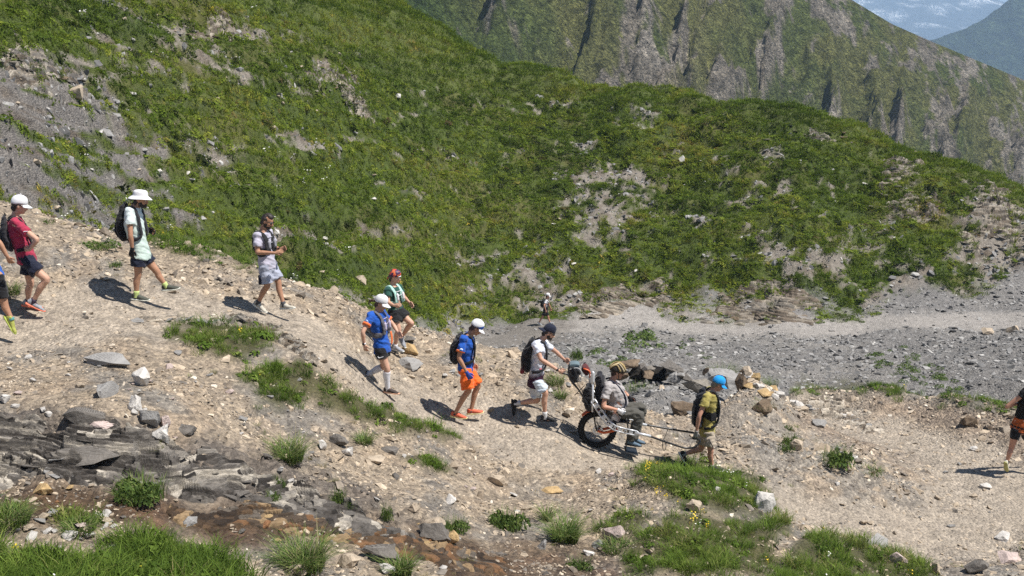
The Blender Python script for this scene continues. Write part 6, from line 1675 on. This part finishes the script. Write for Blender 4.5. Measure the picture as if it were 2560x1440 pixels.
# bedrock: the ground itself broken into thin strata
def strata_material():
    t = NT('bedrock'); at = t.n('ShaderNodeAttribute', attribute_name='gcol'); g = t.n('ShaderNodeTexCoord')
    mp = t.n('ShaderNodeMapping'); mp.inputs['Scale'].default_value = (1,1,6); t.l(g.outputs['Object'], mp.inputs[0])
    f = t.ramp(t.noise(9, 6, .7, vec=mp.outputs[0]), [(.3, (.5,.5,.5)), (.7, (1.5,1.48,1.45))])
    t.l(t.mix(1.0, at.outputs['Color'], f.outputs[0], 'MULTIPLY'), t.b.inputs['Base Color']); t.b.inputs['Roughness'].default_value = .8
    t.b.inputs['Specular IOR Level'].default_value = .3; t.bump(t.noise(30, 5, .7, vec=mp.outputs[0]), .8, .02); return t.m
M_STRATA = strata_material()
def strata(root, poly, h, dip, nx, ny, cell, cols, seed, amp=.9, edge=.18, lift=.02, dmin=6, dmax=130, wob=.3, jit=1.3):
    q = [hit1(x, y, dmin=dmin, dmax=dmax) for x, y in poly]; W = [(a.x, a.y) for a in q]
    xs = np.linspace(min(a[0] for a in W), max(a[0] for a in W), nx); yy = np.linspace(min(a[1] for a in W), max(a[1] for a in W), ny)
    Xg, Yg = np.meshgrid(xs, yy, indexing='ij'); Zg = hz(Xg, Yg)
    sd = poly_sd(Xg.ravel(), Yg.ravel(), W).reshape(Xg.shape) + edge*1.6*fbm(Xg*1.2/edge*.2, Yg*1.2/edge*.2, 4, seed+3)
    m = sstep(-edge*.4, edge, sd)
    Lc = (Zg + dip*Xg + Yg*.10)/h + wob*2.0*fbm(Xg*.22/cell, Yg*.22/cell, 4, seed)
    ly = np.floor(Lc); f = Lc-ly
    off = _hash(ly, ly*0, seed)/65536.0
    wx = Xg + .35*cell*fbm(Xg*1.1/cell, Yg*1.1/cell, 3, seed+5)
    r1 = pnoise(wx*1.5/cell + ly*13.71, Yg*2.2/cell + ly*5.13, seed+1); r1 = np.clip(.5 + .6*np.round(r1*3.2)/3.2 + .12*pnoise(wx*6/cell+ly*3.1, Yg*6/cell, seed+2), 0, 1)
    r2 = (off*3.7 + .55*pnoise(wx*.9/cell + ly*7.37, Yg*.7/cell + ly*2.9, seed+8) + .12*pnoise(wx*4/cell, Yg*4/cell + ly*4.4, seed+9)) % 1.0
    Zn_ = Zg + m*(lift + h*(sstep(.0,.22,f)-f)*amp + h*jit*(r1-.5)) + m*.12*h*fbm(Xg*3/cell, Yg*3/cell, 3, seed+7) - (1-m)*.06*cell
    m = m*sstep(-.55, .05, fbm(Xg*.45/cell+3, Yg*.7/cell, 4, seed+11)+.5*(edge < .3)); Zn_ = Zg + (Zn_-Zg)*m - (1-m)*.05*cell
    cc_ = np.array(cols); k = np.clip((r2*len(cols)).astype(int), 0, len(cols)-1); c_ = cc_[k]*(1+.3*(r1-.5))[...,None]
    Qm = np.stack([a.ravel() for a in np.meshgrid(np.arange(nx-1), np.arange(ny-1), indexing='ij')], 1)
    b = Qm[:,0]*ny+Qm[:,1]; Q = np.stack([b, b+ny, b+ny+1, b+1], 1)
    Q = Q[m.ravel()[Q].max(1) > .02]; u_, inv = np.unique(Q, return_inverse=True)
    c0 = root.location; V = np.stack([Xg, Yg, Zn_], -1).reshape(-1,3)[u_] - np.array(c0)
    me = mesh_quads('bedrock', V, inv.reshape(-1,4), False)
    point_attr(me, 'gcol', np.concatenate([np.clip(c_.reshape(-1,3)[u_], .01, .8), np.ones((len(u_),1))], 1))
    return link('bedrock', me, M_STRATA, root)
SLC = [(.030,.026,.023),(.065,.057,.050),(.10,.09,.08),(.10,.09,.08),(.16,.145,.128),(.22,.20,.175),(.31,.28,.235),(.44,.40,.34)]
BRC = [(.06,.05,.04),(.10,.08,.06),(.15,.12,.09),(.20,.17,.135),(.27,.235,.19),(.36,.32,.265)]
PLC = [(.14,.125,.105),(.24,.21,.17),(.32,.275,.22),(.40,.35,.28),(.48,.43,.36)]
root = outcrop('dark layered slate ledge across the lower left foreground', [(-140,1205),(0,1206),(150,1200),(300,1202),(420,1218),(560,1240),(700,1272),(850,1316),(980,1356)], 7, .060, .075, .30, .016, ['slate','strata','strata','grey'], 7, 12, dmax=15, taper=lambda t: .3+.9*t, rag=.35, yaw=.35)
strata(root, [(-260,1225),(0,1222),(300,1215),(560,1255),(850,1325),(1010,1370),(1060,1350),(900,1270),(760,1200),(620,1150),(440,1105),(230,1045),(60,1035),(-260,1040)], .030, .14, 880, 350, .6, SLC, 31, dmax=17, edge=.13, amp=1.35, lift=.04, jit=1.1)
root = empty('layered_bank', hit1(900, 1330, dmax=15), 'wet brown layered bank along the rusty hollow at bottom centre', 'rock outcrop')
strata(root, [(420,1275),(560,1265),(760,1270),(900,1310),(1060,1350),(1200,1375),(1300,1400),(1280,1440),(1120,1425),(950,1390),(780,1345),(560,1335),(430,1315)], .026, .10, 500, 170, .8, [(.03,.02,.013),(.06,.038,.022),(.10,.062,.034),(.16,.085,.04),(.07,.05,.034),(.26,.18,.10),(.12,.10,.08)], 37, dmax=15, edge=.10, amp=1.1, lift=.01)
root = outcrop('low dark rock edge along the trail above the first grass patch', [(560,806),(640,814),(690,840),(735,870),(775,905)], 3, .03, .06, .24, .025, ['strata','brown','slate'], 14, 10, dmax=20, rag=.6, taper=lambda t: .5)
strata(root, [(540,812),(640,822),(690,850),(740,885),(785,915),(800,905),(760,860),(700,818),(650,795),(560,790)], .035, -.15, 260, 160, .16, BRC+SLC[3:6], 33, dmax=20, edge=.08)
root = outcrop('thin rocky lip of the trail below the bucket hat walker', [(330,806),(420,802),(520,806),(600,798)], 2, .012, .07, .22, .018, ['grey','tan','strata'], 5, 8, dmax=20, rag=.6, taper=lambda t: .5)
strata(root, [(310,812),(420,810),(530,812),(610,802),(600,786),(500,790),(400,786),(320,794)], .022, -.05, 300, 110, .20, PLC+BRC[2:4], 35, dmax=20, edge=.08, lift=.0)
for lab_, poly_, h_, dip_, nx_, ny_, cell_, cols_, sd_, front_, nl_, ns_ in [
 ('dark cracked rock band on the brow of the green hillside', [(1890,360),(1920,325),(1990,305),(2060,312),(2130,340),(2165,372),(2090,372),(2020,350),(1960,352)], .13, -.08, 260, 150, 1.3, BRC+SLC, 41, [(1890,362),(1960,340),(2040,335),(2110,352),(2150,372)], 3, 6),
 ('striped rock ledges on the right shoulder of the green hillside', [(2165,520),(2190,470),(2180,420),(2260,392),(2330,408),(2310,450),(2330,490),(2380,520),(2300,560),(2210,550)], .14, -.05, 260, 180, 1.3, BRC+BRC+PLC[:2], 43, [(2170,520),(2240,490),(2310,500),(2370,520)], 4, 5),
 ('layered rocks by the right edge of the green hillside', [(2410,640),(2400,560),(2430,470),(2500,455),(2580,520),(2680,560),(2680,700),(2560,680),(2470,690)], .14, -.08, 260, 200, 1.3, BRC+BRC+PLC[:3], 45, [(2420,640),(2480,615),(2540,625),(2600,655)], 5, 5),
 ('rock band at the far left top of the hillside talus', [(-60,185),(-60,130),(60,125),(150,150),(240,200),(180,215),(90,185)], .10, -.10, 240, 130, .9, BRC+SLC[3:6], 47, [(-40,175),(40,170),(120,188),(200,206)], 2, 6),
 ('grey rock ribs on the hillside above the first walkers', [(760,130),(820,120),(880,170),(930,240),(940,300),(880,290),(820,240),(780,190)], .12, -.10, 220, 170, 1.0, BRC+SLC[3:6], 49, [(780,240),(830,230),(880,258),(920,290)], 2, 6),
 ('brown rocky scar on the turf at the upper left', [(430,70),(480,20),(580,20),(600,70),(560,130),(500,110)], .18, -.05, 180, 130, .7, BRC, 51, [(440,90),(500,85),(560,110)], 2, 5),
 ('pale broken ledge at the foot of the hillside beside the far walker', [(1450,800),(1430,740),(1520,715),(1600,690),(1690,705),(1710,770),(1600,770)], .09, .16, 280, 160, 1.1, PLC[:3]+BRC[1:5], 53, [(1480,780),(1560,755),(1640,738),(1690,742)], 3, 7),
 ('grey crumbling bank at the foot of the hillside right of the pale ledge', [(1740,800),(1760,740),(1880,700),(1990,690),(2080,730),(2100,800),(1960,820),(1840,815)], .10, .05, 280, 160, 1.1, PLC[:2]+BRC[1:5], 55, [(1780,805),(1880,800),(1980,805)], 2, 6)]:
    root = outcrop(lab_, front_, nl_, h_*.9, h_*1.6, .55, h_*.30, ['strata','brown','slate'] if cols_ is not PLC else ['tan','grey','brown'], 6, ns_, dmin=24 if poly_[0][0] < 0 else 38, rag=.8, taper=lambda t: .5)
    strata(root, poly_, h_, dip_, nx_, ny_, cell_, cols_, sd_, dmin=24 if poly_[0][0] < 0 else 38, edge=.7, lift=.06)
root = outcrop('pale rock rubble ledge behind the lower trail', [(2000,1034),(2040,1026),(2090,1034),(2140,1054),(2190,1072)], 3, .04, .22, .28, .045, ['tan','grey','brown','white'], 10, 11, dmin=18, dmax=32, rag=.7, taper=lambda t: .5)
strata(root, [(1985,1035),(2000,1000),(2070,990),(2150,1020),(2210,1060),(2200,1085),(2120,1062),(2050,1045)], .06, -.05, 220, 140, .3, PLC+BRC[2:5], 57, dmin=18, dmax=33, edge=.25)
# dark hollow beside the stream
q = hit1(1648, 968, dmin=28); root = empty('undercut_rock', q, 'dark undercut rocks around a black hollow behind the seated rider', 'rock')
def upart(n_, dims, off, rot, mt, seed, kind='block'):
    o = link(n_, detail_rock(seed, dims, kind, 4), RM[mt], root); o.location = off; o.rotation_euler = rot; return o
upart('roof_slab', (.95,.7,.26), (.55,.95,.34), (.05,.15,-.2), 'slate', 41); upart('roof_slab', (.7,.6,.22), (-.75,1.15,.40), (.05,-.1,.3), 'brown', 42)
upart('right_wall', (1.0,.8,.5), (1.15,.35,-.02), (-.1,.2,.25), 'strata', 43); upart('right_wall', (1.3,.9,.6), (2.1,.6,.05), (0,.2,.0), 'grey', 44)
upart('left_wall', (.5,.7,.5), (-1.1,.9,.15), (0,-.2,.1), 'brown', 45); upart('back_wall', (1.8,.5,.7), (.0,1.45,.0), (0,0,.1), 'wet', 47)  # back wall's colour carries the painted shade of the hollow
for k in range(14):
    upart('fallen_block', (random.uniform(.25,.6), random.uniform(.25,.5), random.uniform(.15,.35)), (random.uniform(-1.4,2.6), random.uniform(.2,1.3), random.uniform(.1,.35)), (random.uniform(-.4,.4), random.uniform(-.4,.4), random.uniform(0,3)), random.choice(['strata','grey','brown','slate']), 60+k)

# ------------------------------------------------------------------ tussocks and plants one can pick out
def tussock(px, py, wpx, hpx, label, herb=False, group=None, dmin=6, dmax=130, hue=.45, name=None):
    q = hit1(px, py, dmin=dmin, dmax=dmax); m = (q.y*CP-q.z*SP)/F; w = wpx*m*.5; h = hpx*m*1.1
    root = empty(name or ('leafy_plant' if herb else 'grass_tussock'), q, label, 'plant' if herb else 'grass tussock', group)
    sd = int(px*3+py) % 991; n = int(min(520, max(90, wpx*hpx/14)))
    if herb:
        rr_ = random.Random(sd); V_, F_ = [], []
        for lobe in range(6):
            a_ = rr_.uniform(0, 6.28); rad = rr_.uniform(.15,.8); sc1 = rr_.uniform(.3,.6); m1 = clump_mesh(sd+lobe, int(n*.34), .9, .24, .3); b_ = len(V_)
            for v in m1.vertices: V_.append((v.co.x*sc1+math.cos(a_)*rad, v.co.y*sc1+math.sin(a_)*rad, v.co.z*sc1*rr_.uniform(.9,1.15)))
            F_ += [tuple(i+b_ for i in p_.vertices) for p_ in m1.polygons]; bpy.data.meshes.remove(m1)
        me = mesh_np('foliage', V_, F_, False); o = link('foliage', me, M_TUSS_H, root); o.scale = (w, w*.8, h*.95)
        me = tuft_mesh(sd+1, n//2, 1.1, 1.0, .9, .018); o2 = link('stems', me, M_TUSS, root); o2.scale = (w*.8, w*.7, h*.9)
    else:
        me = tuft_mesh(sd, int(n*1.3), w*.95, h*.85, 1.1, .0045); link('blades', me, M_TUSS, root)
        me = tuft_mesh(sd+2, n//7, w*.9, h*1.1, 1.0, .004); link('dry_blades', me, M_TUSS_D, root)
    return root
def tuss_mat(name, a, b, c_, sc_=.9):
    t = NT(name); g = t.n('ShaderNodeNewGeometry'); r = t.ramp(g.outputs['Random Per Island'], [(0,a),(.55,b),(1,c_)])
    t.l(r.outputs[0], t.b.inputs['Base Color']); t.b.inputs['Roughness'].default_value = .7; t.b.inputs['Specular IOR Level'].default_value = .2
    tr = t.n('ShaderNodeBsdfTranslucent'); t.l(r.outputs[0], tr.inputs[0]); mx = t.n('ShaderNodeMixShader'); mx.inputs[0].default_value = .3
    t.l(t.b.outputs[0], mx.inputs[1]); t.l(tr.outputs[0], mx.inputs[2]); t.l(mx.outputs[0], t.t.nodes['Material Output'].inputs[0]); return t.m
M_TUSS = tuss_mat('tussock_blades', (.065,.115,.025), (.14,.22,.05), (.25,.28,.09)); M_TUSS_D = tuss_mat('tussock_dry', (.22,.20,.09), (.32,.28,.15), (.15,.18,.06)); M_TUSS_H = tuss_mat('herb_leaves', (.045,.080,.020), (.095,.155,.034), (.17,.22,.055))
for a in [
 (355,1245,140,75,'bushy green plant with yellow flowers growing out of the slate ledge',1),(720,1150,80,72,'bright grass tussock alone on the grey gravel'),(912,1108,44,40,'small dark tussock under the grass strip'),
 (1266,1322,92,66,'dense green tussock on the bank below the chair',1),(1138,1328,78,50,'leafy plant beside the dense bank tussock',1),(1412,1350,70,78,'slanting grass tussock left of the flower knoll'),
 (1368,1300,24,60,'thin grass clump with a yellow flower on the bank'),(965,1298,36,66,'narrow tall herb above the rusty soil',1),(845,1262,50,60,'dark herb in the slate gravel',1),(878,1272,34,30,'little herb right of the dark herb',1),
 (760,1420,110,95,'broad tussock at the bottom edge below the rusty bank'),(1000,1435,60,66,'upright tussock right of the long slate rock'),(700,1220,40,50,'sparse herb on the layered slate',1),(680,1255,50,40,'dark leafy herb in the slate ledge shadow',1),
 (2090,1160,84,62,'round bushy tussock inside the trail bend',1),(2178,1182,60,24,'low grass cushion right of the round tussock'),(1976,1112,44,50,'green herb hanging on the spur flank',1),(1972,1075,30,30,'small dark herb above the hanging spur herb',1),
 (1968,1130,40,40,'leafy sprig by the cream boulder',1),(1908,1030,24,36,'olive tuft on the spur flank'),(245,622,100,32,'dark heather patch on the bank behind the bucket hat walker',1),(288,668,52,26,'little yellow flowering plant beside the trail shadow',1),
 (120,560,40,24,'dark tuft on the brow beside the crimson walker',1),(26,735,48,44,'grass clump behind the cropped left walker'),(1438,900,44,50,'green tuft behind the handlebar bag',1),(1388,960,46,40,'grass under the pusher arms'),
 (1595,975,70,26,'grass strip under the dark hollow'),(1400,995,30,34,'dry grass clump under the push handles'),(1812,945,50,50,'dry yellowish tussock on the spur crest'),(1925,965,40,34,'dry tussock behind the ochre spur blocks'),
 (20,1305,110,55,'lush tussock at the left edge under the brown hollow'),(200,1328,80,40,'blue green tussock between the lower left stones'),(1450,1420,70,40,'ragged herb in the brown soil bottom centre',1),(1545,1375,80,40,'grass lip under the rough cream rock'),
]:
    tussock(a[0], a[1], a[2], a[3], a[4], herb=len(a) > 5, dmax=36)
def cushions(n, poly, label, group, wpx, dmin):
    xs = [p_[0] for p_ in poly]; ys_ = [p_[1] for p_ in poly]; k = 0
    protos = [clump_mesh(1500+i, 70, .75, .24) for i in range(4)]
    for m_ in protos: m_.materials.append(M_TUSS_H)
    while k < n:
        px, py = random.uniform(min(xs), max(xs)), random.uniform(min(ys_), max(ys_))
        if poly_sd(np.array([px]), np.array([py]), poly)[0] < 0: continue
        q = hit1(px, py, dmin=dmin); s = wpx*random.uniform(.5,1.4)*(q.y*CP-q.z*SP)/F*.5
        o = bpy.data.objects.new('cushion_plant', random.choice(protos)); C.objects.link(o); o.location = q; o.scale = (s*1.2, s, s); o.rotation_euler = (0,0,random.uniform(0,6))
        tag(o, label, 'plant', group); k += 1
cushions(16, [(1560,840),(1640,822),(1660,870),(1580,905)], 'dark green cushion plant on the rocks above the hollow', 'cushions above the hollow', 34, 30)
cushions(9, [(1690,850),(1840,850),(1830,900),(1700,900)], 'round green cushion plant alone on the grey scree', 'cushions on the scree centre', 17, 30)
cushions(64, [(2170,890),(2260,870),(2420,960),(2440,1000),(2330,990),(2200,930)], 'grey green cushion plant in the scree patch under the far path', 'cushions in the right scree patch', 19, 30)
cushions(22, [(1480,860),(1560,900),(1540,930),(1480,900)], 'olive cushion plant on the rocks behind the seated rider', 'cushions behind the rider', 20, 30)
